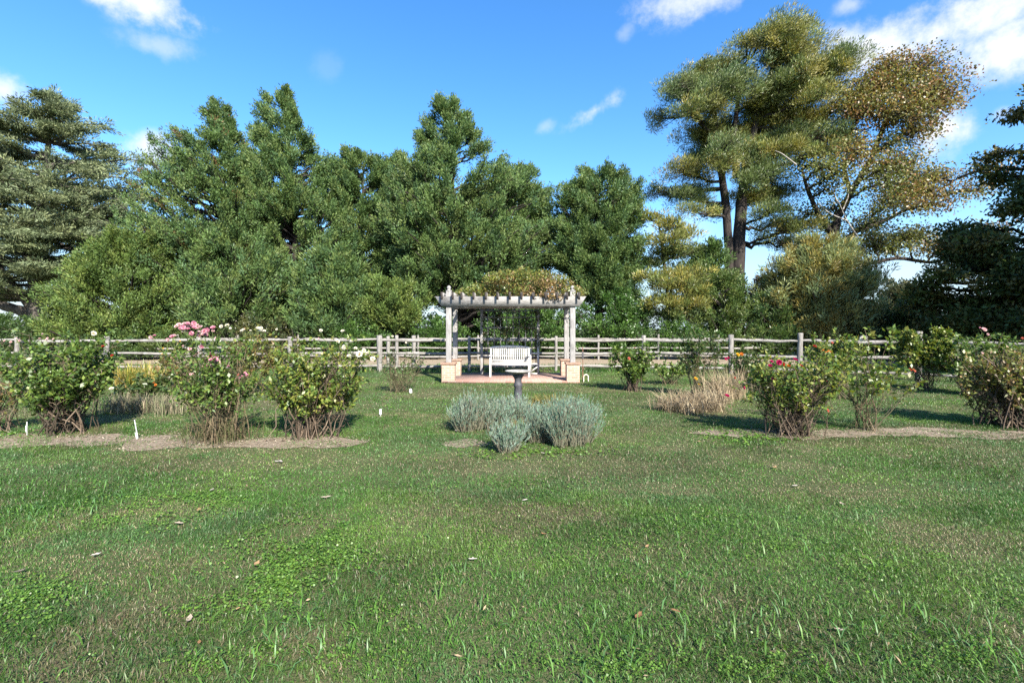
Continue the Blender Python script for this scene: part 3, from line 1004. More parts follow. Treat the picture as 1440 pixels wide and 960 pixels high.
PINE_PADS = [(1085, 130, 40, 20), (1030, 165, 40, 18), (1120, 125, 34, 18), (1000, 115, 30, 18), (1075, 172, 45, 18), (1150, 165, 34, 16), (1020, 190, 34, 14), (1090, 215, 36, 14), (1135, 225, 26, 12), (985, 215, 26, 12), (975, 255, 28, 10), (1060, 270, 30, 10), (1040, 258, 22, 9), (1130, 250, 26, 12), (1160, 190, 24, 14), (1105, 70, 30, 18), (1060, 75, 30, 18), (1130, 300, 26, 10), (1150, 330, 26, 10), (1115, 40, 26, 18), (1150, 46, 24, 13), (1072, 48, 28, 18), (1037, 58, 20, 14), (1183, 88, 22, 12), (1140, 85, 30, 18), (1145, 112, 38, 18), (1092, 85, 45, 24),
             (1045, 95, 38, 24), (985, 92, 26, 18), (1010, 82, 24, 16), (962, 118, 26, 18), (936, 142, 15, 14), (952, 172, 26, 14), (1008, 140, 40, 22), (1070, 140, 42, 24), (1125, 150, 38, 20),
             (1165, 128, 22, 14), (985, 185, 32, 16), (1048, 190, 42, 18), (1105, 195, 38, 18), (1142, 200, 24, 16), (955, 238, 33, 15), (962, 274, 26, 11), (1000, 238, 24, 13),
             (935, 250, 16, 10), (1058, 240, 36, 14), (1015, 288, 24, 9), (1100, 268, 33, 12), (1072, 300, 28, 10), (962, 296, 18, 8), (1112, 322, 33, 12), (1100, 235, 30, 15), (1020, 215, 30, 14)]
PY = [(p[0] - 2, p[1] + (16 if p[1] < 75 else 5), p[2] * 1.0, p[3] * (.75 if p[1] < 75 else 1.15), None, PINE_Y if (i % 3) else PINE_G) for i, p in enumerate(PINE_PADS)]
rp = np.random.default_rng(88)
pp = np.array([q[:2] for q in PINE_PADS], float)
for i in range(len(pp)):
    near = np.argsort(np.linalg.norm((pp - pp[i]) * [1, 1.3], axis=1))[1:4]
    j = near[rp.integers(0, 3)]
    if 75 < pp[i, 1] < 235 and rp.uniform() < .8:
        PY.append(((pp[i, 0] + pp[j, 0]) / 2 + rp.normal(0, 8), (pp[i, 1] + pp[j, 1]) / 2 + rp.normal(0, 8), 26, 18, None, PINE_G if rp.uniform() < .55 else PINE_Y, .7))
pad_tree('tall twin trunked pine with yellowing needle clumps right of the pergola', 29.0,
         [[(1027, 470, 13), (1026, 380, 12), (1022, 300, 11), (1012, 220, 9), (1003, 150, 6), (1010, 90, 3)],
          [(1038, 470, 18), (1038, 385, 18), (1041, 300, 15), (1052, 210, 11), (1078, 120, 7), (1100, 55, 3)],
          [(1035, 250, 9), (1033, 180, 7), (1042, 110, 4), (1060, 60, 2)]],
         PY, PINE_Y, 130, 'pine', nsub=70, nleaf=70, name='pine_tree', leaf=(.2, .034), tuft=.32, sweep=.3, fill=.4, depth_jit=2.6)
DP = [(1150, 228, 24, 12, None, DEC_G, .7), (1165, 265, 26, 12, None, DEC_G, .6), (1205, 272, 28, 12, None, DEC_G, .6), (1195, 308, 26, 12, None, DEC_G, .6), (1140, 298, 24, 12, None, DEC_G, .6), (1232, 240, 28, 12, None, DEC, .7), (1252, 278, 30, 11, None, DEC, .7), (1225, 330, 26, 12, None, DEC_G, .7), (1290, 325, 34, 12, None, DEC_G, .9), (1330, 318, 30, 10, None, DEC, .9), (1360, 330, 22, 10, None, DEC, .9), (1255, 310, 30, 10, None, DEC, .8), (1225, 120, 34, 20), (1210, 140, 30, 18), (1255, 88, 33, 16), (1290, 105, 34, 22), (1235, 120, 38, 22), (1280, 145, 44, 24), (1318, 142, 24, 18), (1200, 158, 33, 22), (1240, 175, 44, 20), (1290, 185, 28, 16), (1190, 198, 30, 18),
      (1170, 232, 24, 18), (1240, 212, 26, 14, None, DEC_G, .6), (1300, 224, 35, 12), (1340, 238, 38, 14), (1368, 244, 18, 10), (1310, 262, 40, 16), (1268, 258, 33, 13), (1350, 274, 28, 10),
      (1290, 294, 33, 10), (1238, 335, 28, 18, None, DEC_G), (1270, 345, 28, 12, None, DEC_G), (1310, 348, 33, 12), (1215, 298, 28, 14, None, DEC_G, .5), (1180, 288, 33, 16, None, DEC_G, .5),
      (1150, 258, 28, 18, None, DEC_G, .7), (1130, 250, 24, 14, None, DEC_G, .6), (1215, 252, 33, 12, None, DEC_G, .7), (1345, 355, 22, 10), (1205, 320, 24, 10, None, DEC_G, .5),
      (1322, 160, 10, 24, None, DEC_R, .8), (1300, 130, 20, 20, None, DEC_R), (1262, 165, 18, 20, None, DEC_R), (1255, 120, 20, 14, None, DEC_G)]
dec = pad_tree('open crowned hardwood with rusty autumn leaves beside the tall pine', 27.5,
               [[(1176, 470, 16), (1174, 400, 14), (1172, 340, 13), (1178, 300, 10)],
                [(1174, 335, 9), (1150, 300, 7), (1135, 265, 5), (1128, 240, 3)],
                [(1176, 310, 10), (1200, 265, 8), (1225, 225, 8), (1240, 185, 6), (1258, 140, 4), (1272, 95, 2)],
                [(1178, 345, 9), (1205, 325, 6), (1250, 308, 5), (1300, 280, 4), (1345, 252, 2)],
                [(1174, 352, 8), (1215, 372, 5), (1262, 362, 5), (1310, 370, 4), (1345, 360, 2)],
                [(1196, 272, 6), (1185, 230, 4), (1200, 180, 3)], [(1230, 215, 5), (1270, 190, 4), (1300, 150, 2)]],
               [(p[0] - 4, p[1] + 2, p[2] * 1.12, p[3] * 1.25, p[4] if len(p) > 4 else None, p[5] if len(p) > 5 else DEC, (p[6] if len(p) > 6 else 1) * (1.0 if p[0] > 1265 and p[1] > 215 else 1.0)) for p in DP], DEC, 140, 'broad', nsub=46, nleaf=28, name='autumn_tree', leaf=(.14, .095), tuft=.52, depth_jit=2.4, fill=.3)
# pale dead branch on the same tree
r_ = np.random.default_rng(3)
dp = [[at(1215, 345, 26.3), at(1190, 310, 26.3), at(1178, 280, 26.2)], [at(1190, 310, 26.3), at(1165, 300, 26.2), at(1150, 285, 26.1)], [at(1185, 295, 26.3), at(1195, 272, 26.2), at(1190, 258, 26.1)],
      [at(1120, 232, 26.2), at(1100, 216, 26.1), at(1090, 212, 26.0)], [at(1178, 285, 26.3), at(1170, 268, 26.2), at(1182, 255, 26.1)]]
for grp in (dp[:3] + dp[4:], dp[3:4]):
    part('dead_branch', cat_vf([tube1(p, [.045, .03, .008], 5, 8, .2, r_) for p in grp]), M_DEADWOOD, dec, None, True)

conifer('feathery blue-green and yellow young pine below the rusty tree', 25.0, 1148,
        [(338, 1135, 1165), (350, 1108, 1190), (370, 1090, 1208), (395, 1080, 1218), (420, 1075, 1218), (445, 1072, 1212), (465, 1080, 1205)],
        PINE_B, 150, nlimb=170, ntuft=10, nleaf=54, tuft=(.4, .26), leaf=(.25, .042), mat=M_PINE, zmin=.3, name='young_pine', rise=.5)
pad_tree('thin yellow tipped pine sapling right of the round green conifer', 26.5, [[(940, 470, 6), (938, 400, 5), (930, 340, 3), (925, 305, 2)]],
         [(908, 308, 22, 10, -.3, PINE_Y), (940, 322, 30, 10, -.8, PINE_Y), (965, 332, 22, 8, 0, PINE_Y), (930, 342, 30, 10, -.8, PINE_Y), (950, 355, 40, 14, .6, PINE_G), (985, 350, 30, 14, .8, PINE_G),
          (920, 370, 26, 10, .5, PINE_G), (975, 378, 30, 12, .6, PINE_G)], PINE_Y, 151, 'pine', nsub=56, nleaf=50, name='pine_sapling', tuft=.28, leaf=(.23, .045), depth_jit=.5)
pad_tree('low yellowish bushy pine between the fence and the pine sapling', 25.4, [[(948, 470, 6), (945, 430, 5), (942, 395, 3)]],
         [(915, 392, 30, 9, -.5, PINE_Y), (960, 390, 32, 11, -.6, PINE_Y), (938, 402, 40, 11, -.9, PINE_Y), (930, 425, 38, 11, -.8, PINE_Y), (965, 428, 30, 11, -.7, PINE_Y), (950, 445, 40, 12, -.2, PINE_G), (905, 440, 30, 14, .1, PINE_G), (975, 412, 24, 10, -.4, PINE_Y)],
         PINE_Y, 152, 'pine', nsub=70, nleaf=50, name='young_pine', tuft=.25, leaf=(.21, .042), depth_jit=.4)
conifer('thin dark green conifer just left of the twin pine trunks', 26.8, 1002,
        [(342, 996, 1008), (362, 985, 1025), (390, 972, 1040), (420, 965, 1048), (450, 962, 1050)], JUN, 153, nlimb=60, group=G_CON)


def shrub(label, Y, px, pl, pr, ytop, tints, seed, nlimb=60, nleaf=34, leaf=(.11, .06), mat=None, ybot=None, name='shrub', group=None, tuft=(.2, .2), ntuft=8, gap=0.0, depth=.6):
    yb = HY + CAM_H * F_PX / Y
    h = yb - ytop
    prof = [(ytop, px - .18 * (px - pl), px + .18 * (pr - px)), (ytop + .1 * h, px - .6 * (px - pl), px + .6 * (pr - px)), (ytop + .3 * h, px - .92 * (px - pl), px + .92 * (pr - px)),
            (ytop + .55 * h, pl, pr), (ytop + .85 * h, px - .93 * (px - pl), px + .93 * (pr - px)), (yb - 2, px - .8 * (px - pl), px + .8 * (pr - px))]
    return conifer(label, Y, px, prof, tints, seed, nlimb=nlimb, ntuft=ntuft, nleaf=nleaf, depth=depth, rise=1.0, tuft=tuft, leaf=leaf, tmin=.3, trunk_r=.07, name=name, cat='shrub', group=group,
                   mat=mat or M_LEAF, zmin=.15, gap=gap, upw=.35)


G_HEDGE = 'shrubs growing behind the far rail fence'
shrub('broadleaf shrub with pale green leaves below the twin pine trunks', 25.0, 1020, 975, 1062, 380, [(0.075, 0.12, 0.03), (0.1, 0.13, 0.035), (0.06, 0.1, 0.028)], 160, nlimb=80, group=G_HEDGE)
shrub('ivy green shrub mound right behind the pergola posts', 25.2, 868, 800, 925, 408, IVY, 161, nlimb=120, group=G_HEDGE, leaf=(.1, .075))
shrub('ivy green shrub seen through the pergola beyond the trellis', 25.3, 745, 670, 815, 420, IVY, 162, nlimb=110, group=G_HEDGE, leaf=(.1, .075))
shrub('bright ivy clump left of the pergola behind the rail fence', 25.2, 610, 565, 660, 447, IVY, 163, nlimb=70, group=G_HEDGE, leaf=(.1, .075))
shrub('low dark green shrub under the grey-green conifer behind the fence', 25.1, 500, 440, 560, 452, IVY, 164, nlimb=80, group=G_HEDGE, leaf=(.1, .07))
shrub('low dark shrub with olive leaves under the second tall conifer', 25.0, 385, 320, 450, 440, [(0.06, 0.08, 0.03), (0.08, 0.085, 0.03), (0.045, 0.07, 0.025)], 165, nlimb=80, group=G_HEDGE)
shrub('dense green shrub below the bright young conifer at left', 25.0, 210, 130, 310, 440, JUN, 166, nlimb=100, group=G_HEDGE, leaf=(.13, .05))
shrub('dark green hedge shrub under the cedar trunk at far left', 25.5, 60, -40, 150, 447, [(0.04, 0.075, 0.022), (0.05, 0.085, 0.024)], 167, nlimb=120, group=G_HEDGE)
shrub('dark green hedge shrub at the left frame edge below the cedar', 22.0, -60, -140, 30, 448, [(0.035, 0.065, 0.02), (0.045, 0.075, 0.022)], 168, nlimb=90, group=G_HEDGE)
shrub('dark green hedge shrub directly left of the cedar trunk', 24.5, 0, -60, 70, 444, [(0.05, 0.09, 0.024), (0.06, 0.1, 0.026)], 177, nlimb=80, group=G_HEDGE)
shrub('low green shrub left of the thick fence posts behind the rails', 24.9, 955, 900, 1010, 452, IVY, 169, nlimb=60, group=G_HEDGE, leaf=(.1, .06))
shrub('dark shaded conifer shrub under the young blue-green pine', 24.8, 1085, 1040, 1135, 412, JUN, 170, nlimb=80, group=G_HEDGE, leaf=(.16, .05))
shrub('dark spreading shrub between the young pine and the magnolia', 24.5, 1210, 1150, 1260, 430, [(0.035, 0.055, 0.02), (0.045, 0.06, 0.022)], 171, nlimb=80, group=G_HEDGE)
shrub('grey-green ivy shrub in the gap left of the dark magnolia', 23.5, 1275, 1225, 1325, 425, [(0.06, 0.09, 0.03), (0.075, 0.1, 0.035), (0.05, 0.09, 0.025)], 172, nlimb=90, group=G_HEDGE)
shrub('red-brown leaved shrub peeping beside the twin pine trunk', 27.5, 1064, 1045, 1082, 388, [(0.16, 0.08, 0.035), (0.12, 0.075, 0.03)], 173, nlimb=36, group=G_HEDGE)
shrub('olive green tree top in the gap beyond the magnolia', 36.0, 1262, 1215, 1305, 398, [(0.07, 0.08, 0.04), (0.085, 0.085, 0.04), (0.06, 0.075, 0.035)], 174, nlimb=110, name='distant_tree', leaf=(.2, .1), tuft=(.4, .4))

MG = []
rm = np.random.default_rng(77)
for px, py, rx, rz in [(1420, 245, 26, 12), (1445, 225, 30, 16), (1410, 275, 34, 14), (1452, 130, 26, 14), (1395, 300, 30, 16), (1440, 285, 45, 18), (1375, 325, 40, 18), (1430, 330, 55, 22), (1350, 350, 35, 16), (1400, 365, 55, 20), (1465, 370, 50, 24), (1335, 385, 35, 14), (1380, 400, 55, 20), (1450, 405, 60, 22),
                       (1325, 410, 30, 12), (1350, 425, 50, 16), (1420, 440, 60, 20), (1370, 450, 55, 16), (1320, 398, 20, 8), (1470, 445, 60, 22), (1335, 445, 34, 12), (1345, 462, 40, 12), (1400, 462, 60, 14), (1460, 468, 60, 16), (1370, 470, 40, 10), (1430, 472, 50, 10), (1530, 440, 60, 40), (1540, 380, 60, 40), (1500, 330, 60, 30), (1520, 260, 60, 30), (1480, 250, 40, 20),
                       (1432, 200, 24, 10), (1412, 212, 18, 7), (1438, 175, 18, 9), (1455, 150, 24, 12), (1480, 190, 40, 22), (1400, 235, 10, 4), (1520, 180, 50, 30), (1500, 120, 40, 22), (1400, 345, 50, 24), (1430, 385, 60, 24), (1390, 425, 60, 22), (1440, 310, 50, 22), (1440, 425, 60, 24), (1400, 455, 60, 18), (1350, 455, 46, 16), (1380, 380, 44, 20), (1450, 265, 40, 18)]:
    MG.append((px, py, rx, rz, rm.uniform(-2.2, 1.2)))
pad_tree('very dark glossy leaved magnolia filling the right edge behind the fence', 20.0, [[(1478, 520, 14), (1478, 440, 13), (1482, 330, 10), (1490, 220, 7), (1495, 120, 3)]],
         MG, MAG, 180, 'broad', nsub=60, nleaf=38, name='magnolia_tree', leaf=(.2, .085), tuft=.3, mat=M_GLOSSY)
# the neighbour outside the frame that shades the magnolia and the end of the fence
conifer('dark dense conifer beyond the right edge that shades the magnolia', 10.5, 2240,
        [(-370, 2220, 2260), (-280, 2100, 2380), (-100, 1950, 2540), (150, 1900, 2600), (350, 1920, 2580)], JUN, 181, nlimb=110, ntuft=10, nleaf=24, tuft=(.7, .5), leaf=(.4, .16), top=2240, front=.5)

shrub('dark evergreen understorey left of the pergola behind the row of trees', 30.0, 520, 420, 610, 405, JUN, 175, nlimb=110, group=G_HEDGE, leaf=(.16, .07))
shrub('dark evergreen understorey right behind the pergola far under the trees', 30.5, 690, 600, 790, 400, JUN, 176, nlimb=110, group=G_HEDGE, leaf=(.16, .07))
# ------------------------------------------------------------------ fences


def rail_fence(name, label, posts, rails, post_r, rail_r, seed, post_h, square=False, cat='fence', skip=()):
    r = np.random.default_rng(seed)
    root = thing(name, (posts[0][0], posts[0][1], 0), label, cat)
    for i, p in enumerate(posts):
        h = post_h[i] if isinstance(post_h, (list, tuple)) else post_h * r.uniform(.97, 1.03)
        rr = post_r[i] if isinstance(post_r, (list, tuple)) else post_r
        k = 7
        zz = np.linspace(0, h, k)
        pts = np.stack([p[0] + r.normal(0, .006, k), p[1] + r.normal(0, .006, k), zz], 1)
        rad = np.full(k, rr)
        pts = np.concatenate([pts, pts[-1:] + [[0, 0, .012]], pts[-1:] + [[0, 0, .016]]])
        rad = np.concatenate([rad, [rr * .75, 0.001]])
        part('post', tubes(pts[None], rad[None], 7, .14, r), M_POST, root)
    for i in range(len(posts) - 1):
        if i in skip:
            continue
        a, b = np.array(posts[i]), np.array(posts[i + 1])
        for z in rails:
            k = 8
            t = np.linspace(-.02, 1.02, k)
            za, zb = z + r.normal(0, .02), z + r.normal(0, .02)
            pts = np.stack([a[0] + (b[0] - a[0]) * t, a[1] + (b[1] - a[1]) * t + r.normal(0, .008, k), za + (zb - za) * t + r.normal(0, .007, k) - .02 * np.sin(t * math.pi)], 1)
            rad = rail_r * np.array([.6, .85, 1, 1.05, 1.05, 1, .85, .6]) * r.uniform(.85, 1.15)
            part('rail', tubes(pts[None], rad[None], 6, .16, r), M_RAIL, root)
    return root


def xat(px, Y):
    return (px - CX) * Y / F_PX


front = [(xat(-250, 17.0), 17.2), (xat(-110, 17.1), 17.2), (xat(20, 17.2), 17.3), (xat(150, 17.3), 17.3), (xat(280, 17.4), 17.4), (xat(408, 17.5), 17.5), (xat(534, 17.5), 17.5), (xat(660, 17.5), 17.5), (xat(782, 17.5), 17.5), (xat(905, 17.4), 17.4), (xat(1028, 16.5), 16.5),
         (xat(1125, 15.7), 15.7), (xat(1292, 14.4), 14.4), (xat(1500, 12.3), 12.3), (xat(1760, 10.5), 10.5)]
rail_fence('rail_fence', 'near weathered grey split rail fence with stout posts behind the roses', front, (1.14, .67, .2),
           [.08, .08, .08, .085, .08, .08, .1, .055, .055, .075, .085, .085, .095, .09, .09], .055, 201,
           [1.25, 1.25, 1.25, 1.27, 1.25, 1.25, 1.3, 1.27, 1.27, 1.3, 1.34, 1.4, 1.46, 1.42, 1.4])
back = [(xat(px, 24.0), 24.0) for px in range(-170, 1290, 85)]
back = [(xat(588 + 84.5 * k, 24.0), 24.0) for k in range(-9, 9)]
rail_fence('rail_fence', 'far thin post rail fence along the other side of the drive', back, (1.06, .6, .2), .05, .05, 202, 1.24)
# short thick end posts of the drive gateway
for px, Y, h, rr, lab in ((546, 18.3, 1.26, .07, 'short grey gate post, left of the two beside the thick fence post'), (558, 19.4, 1.28, .07, 'short grey gate post, right of the two beside the thick fence post'),
                          (582, 18.6, 1.28, .08, 'sturdy gate post touching the fence left of the pergola')):
    r = np.random.default_rng(px)
    zz = np.linspace(0, h, 6)
    pts = np.stack([xat(px, Y) + r.normal(0, .008, 6), Y + r.normal(0, .008, 6), zz], 1)
    pts = np.concatenate([pts, pts[-1:] + [[0, 0, .014]]])
    o = part('gate_post', tubes(pts[None], np.array([[rr] * 6 + [.002]]), 7, .12, r), M_POST)
    tag(o, lab, 'post', 'gate posts left of the pergola')

# ------------------------------------------------------------------ pergola
FY, BY = 13.95, 15.5
PXL, PXR = -1.82, 1.745
o = part('patio', box((-.03, 15.05, .03), (3.9, 2.6, .06)), M_PATIO)
tag(o, kind='structure')
pg = thing('pergola', (0, FY, 0), 'weathered grey wooden pergola on brick piers with vine on top', 'pergola')
for x in (PXL, PXR):
    for y in (FY, BY):
        hh = .53
        pier = bevelled('brick_pier', box((x, y, hh / 2 + .002), (.37, .37, hh)), M_PIER, pg, .006)
        bevelled('pier_cap', box((x, y, hh + .027), (.43, .43, .05)), M_CAP, pier, .008)
        bevelled('post', box((x, y, (hh + .052 + 2.62) / 2), (.15, .15, 2.62 - hh - .052)), M_WOOD_V, pg, .01)
        if y == FY:
            part('finial', lathe([(.001, 2.621), (.09, 2.622), (.09, 2.65), (.05, 2.66), (.035, 2.675), (.055, 2.70), (.062, 2.73), (.05, 2.765), (.02, 2.79), (.001, 2.795)], (x, y, 0), 14), M_WOOD_V, pg, None, True)
for y in (FY, BY):
    for dy in (-.105, .105):
        part('beam', prism_xz([(-2.02, 2.19), (1.94, 2.19), (2.12, 2.47), (-2.2, 2.47)], y + dy - .025, y + dy + .025), M_WOOD, pg)
for x in (-1.99, -1.68, -1.43, -1.09, -.74, -.41, -.06, .27, .61, .96, 1.28, 1.56, 1.9):
    yy0, yy1 = FY - .27, BY + .27
    V = np.array([[x + sx * .022, y, z] for sx in (-1, 1) for y, z in ((yy0, 2.50), (yy0 + .1, 2.425), (yy1 - .1, 2.425), (yy1, 2.5), (yy1, 2.585), (yy0, 2.585))])
    Fq = [[0, 1, 4, 5], [1, 2, 3, 4], [6 + 5, 6 + 4, 6 + 1, 6], [6 + 4, 6 + 3, 6 + 2, 6 + 1]] + [[i, i + 6, (i + 1) % 6 + 6, (i + 1) % 6] for i in range(6)]
    rf = part('rafter', (V, np.array(Fq)), M_WOOD, pg)
    part('end_grain_shade', box((x, yy0 - .004, 2.475), (.06, .012, .22)), M_ENDGRAIN_SHADE, rf)  # cap larger than the rafter end: dark end grain plus painted shadow below

tr = thing('trellis', (-.1, 15.95, 0), 'slim vine grown lattice trellis standing behind the white bench', 'trellis')
TX0, TX1, TY = -1.0, .86, 15.95
for x in (TX0, TX1):
    bevelled('trellis_post', box((x, TY, 1.12), (.085, .085, 2.12)), M_WOOD_V, tr, .006)
for i in range(8):
    x = TX0 + (TX1 - TX0) * (i + 1) / 9
    part('upright', box((x, TY, 1.38), (.028, .018, 1.6)), M_WOOD_V, tr)
for z, (a, b) in ((2.14, (0, 9)), (1.92, (0, 9)), (1.58, (0, 9)), (.62, (0, 9)), (1.24, (0, 9))):
    xa, xb = TX0 + .045 + (TX1 - TX0 - .09) * a / 9, TX0 + .045 + (TX1 - TX0 - .09) * b / 9
    part('crossbar', box(((xa + xb) / 2, TY - .02, z), (xb - xa, .018, .04)), M_WOOD, tr)


def vine(name, label, centers, tints, seed, nleaf, leaf, stems, flat=1.0, parent_loc=(0, 0, 0)):
    r = np.random.default_rng(seed)
    root = thing(name, parent_loc, label, 'vine')
    P, C = [], []
    for (x, y, z, rx, ry, rz, n, tn) in centers:
        q = ball(r, n)
        P.append(np.array([x, y, z]) + q * np.array([rx, ry, rz]))
        C.append(jitter_tint(tn, n, r, .3))
    P, C = np.concatenate(P), np.concatenate(C)
    n = len(P)
    D = r.normal(0, 1, (n, 3)) + np.array([0, -.2, .1])
    V, Fq = leaves(P, D, leaf[0] * r.uniform(.6, 1.3, n), leaf[1] * r.uniform(.7, 1.3, n), r, fold=.08)
    part('foliage', (V, Fq), M_LEAF, root, rep4(C))
    part('stem', cat_vf([tube1(s, np.linspace(.016, .006, len(s)), 5, 16, .15, r) for s in stems]), M_BARK, root, None, True)
    return root


VY = [(0.17, 0.17, 0.035), (0.13, 0.15, 0.035), (0.095, 0.13, 0.03), (0.21, 0.15, 0.05), (0.075, 0.115, 0.028), (0.15, 0.165, 0.035)]
VP = [(0.26, 0.165, 0.09), (0.23, 0.165, 0.075), (0.18, 0.145, 0.045)]
rv = np.random.default_rng(44)
cen = []
for _ in range(46):
    x = rv.uniform(-1.0, 1.95)
    top = 2.62 + .85 * np.clip(np.sin((x + 1.25) / 3.3 * math.pi), 0, 1) ** .7
    z = rv.uniform(2.58, max(2.66, top - .15))
    cen.append((x, rv.uniform(14.0, 15.4), z, .36, .4, .2, 210, VP if rv.uniform() < .22 else VY))
cen += [(-1.3, 14.6, 2.68, .5, .4, .13, 200, VY), (-1.75, 14.7, 2.62, .4, .4, .09, 60, VY), (1.15, FY - .2, 2.48, .2, .1, .15, 90, VP), (1.35, FY - .2, 2.46, .14, .1, .12, 40, VP), (.95, FY - .15, 2.5, .3, .1, .1, 90, VP), (1.85, 14.2, 2.62, .25, .3, .2, 120, VY)]
st = [[(1.0 + .12 * k, 15.6, 2.2), (.5 + .2 * k, 15.2, 2.6), (-.2 + .1 * k, 14.8, 2.75), (-1.2 + .3 * k, 14.4, 2.66)] for k in range(5)]
vine('climbing_vine', 'autumn yellow and tan climbing vine heaped on the pergola roof', cen, VY, 45, 0, (.075, .042), st, parent_loc=(.4, 14.6, 2.6))
VT = [(0.045, 0.075, 0.022), (0.06, 0.08, 0.026), (0.09, 0.075, 0.03), (0.04, 0.06, 0.02)]
cen = [(rv.uniform(TX0, TX1), TY + rv.uniform(-.12, .12), rv.uniform(1.35, 2.2), .22, .08, .22, 40, VT) for _ in range(26)]
cen += [(TX0 + .05, TY, rv.uniform(.9, 2.1), .07, .07, .3, 26, VT) for _ in range(5)] + [(TX1, TY, rv.uniform(1.0, 2.2), .09, .09, .3, 50, VT) for _ in range(7)]
st = [[(x, TY - .03, .02), (x + rv.normal(0, .05), TY - .05, .7), (x + rv.normal(0, .12), TY - .03, 1.5), (x + rv.normal(0, .2), TY - .04, 2.2)] for x in (TX0 + .07, TX0 + .4, TX0 + .8, TX1 - .5, TX1 - .08, TX1 - .04)]
vine('climbing_vine', 'thin dark leaved vine trained up the trellis behind the bench', cen, VT, 46, 0, (.08, .05), st, parent_loc=(0, TY, 0))

# ------------------------------------------------------------------ bench
BX0, BX1, BYB, BYF = -.70, .56, 15.42, 14.95
bc = (BX0 + BX1) / 2
bn = thing('garden_bench', (bc, BYB, .06), 'white wooden slatted garden bench on the brick patio', 'bench')
g0 = .06
seat = [box((bc, BYF + .03 + i * .088, g0 + .43 + .004 * math.cos(i)), (BX1 - BX0 - .02, .072, .025)) for i in range(5)]
part('seat', cat_vf(seat + [box((bc, BYF + .01, g0 + .385), (BX1 - BX0 - .14, .03, .065)), box((bc, BYB - .02, g0 + .385), (BX1 - BX0 - .14, .03, .065))]), M_WHITE, bn)
sl, lean = [], math.radians(-9)
nS = 16
for i in range(nS):
    t = (i + .5) / nS * 2 - 1
    x = bc + t * (BX1 - BX0 - .16) / 2
    sl.append(box((x, BYB + .045, g0 + .68 + .0), (.04, .018, .40 + .015 * (1 - t * t)), 0, lean))
arc = []
for i in range(14):
    a, b = i / 14 * 2 - 1, (i + 1) / 14 * 2 - 1
    xa, xb = bc + a * (BX1 - BX0 - .1) / 2, bc + b * (BX1 - BX0 - .1) / 2
    za, zb = g0 + .885 + .035 * (1 - a * a), g0 + .885 + .035 * (1 - b * b)
    V = np.array([[xa, BYB + .06, za - .035], [xb, BYB + .06, zb - .035], [xb, BYB + .06, zb + .035], [xa, BYB + .06, za + .035],
                  [xa, BYB + .095, za - .035], [xb, BYB + .095, zb - .035], [xb, BYB + .095, zb + .035], [xa, BYB + .095, za + .035]])
    arc.append((V, np.array([[0, 1, 2, 3], [7, 6, 5, 4], [0, 4, 5, 1], [3, 2, 6, 7], [1, 5, 6, 2], [0, 3, 7, 4]])))
part('backrest', cat_vf(sl + arc + [box((bc, BYB + .012, g0 + .475), (BX1 - BX0 - .14, .03, .05), 0, lean)]), M_WHITE, bn)
for x in (BX0 + .03, BX1 - .03):
    bevelled('leg', box((x, BYF, g0 + .32), (.058, .058, .64)), M_WHITE, bn, .005)
    lg = bevelled('leg', box((x, BYB + .05, g0 + .67), (.058, .05, .48), 0, lean), M_WHITE, bn, .005)
    V, Fq = box((x, BYB + .01, g0 + .215), (.057, .05, .43))
    part('leg', (V, Fq), M_WHITE, bn)
    bevelled('armrest', box((x, (BYF + BYB) / 2 - .03, g0 + .655), (.075, BYB - BYF + .12, .028)), M_WHITE, bn, .006)
    part('rail', box((x, (BYF + BYB) / 2, g0 + .3), (.03, BYB - BYF - .1, .045)), M_WHITE, bn)

# small white lattice panel standing right of the bench
lp = thing('lattice_panel', (.74, 15.85, .06), 'small white frame with diagonal lattice right of the white bench', 'panel')
xa, xb, yl = .61, .85, 15.8
for x in (xa, xb):
    part('stile', box((x, yl, .48), (.035, .03, .84)), M_WHITE, lp)
for z in (.085, .40, .74):
    part('crossbar', box(((xa + xb) / 2, yl - .001, z), (xb - xa - .036, .026, .04)), M_WHITE, lp)
for k in range(3):
    part('slat', box(((xa + xb) / 2 - .05 + .05 * k, yl - .02, .2 + .03 * k), (.2 - .03 * abs(k - 1), .01, .02), 0, 0, -.8), M_WHITE, lp)

# bird bath
bb = thing('bird_bath', (.118, 9.4, 0), 'grey bird bath with dark fluted pedestal standing in the lavender', 'bird bath')
bx, by = .118, 9.4
part('bowl', lathe([(.001, .67), (.08, .668), (.17, .69), (.235, .712), (.252, .724), (.255, .735), (.243, .738), (.22, .729), (.15, .71), (.06, .7), (.001, .699)], (bx, by, 0), 40), M_STONE, bb, None, True)
part('pedestal', lathe([(.001, 0), (.17, 0), (.17, .04), (.14, .06), (.12, .09), (.085, .12), (.078, .3), (.072, .42), (.085, .44), (.085, .47), (.07, .49), (.068, .56), (.085, .6), (.11, .64), (.12, .654), (.001, .655)], (bx, by, 0), 26), M_IRON, bb, None, True)

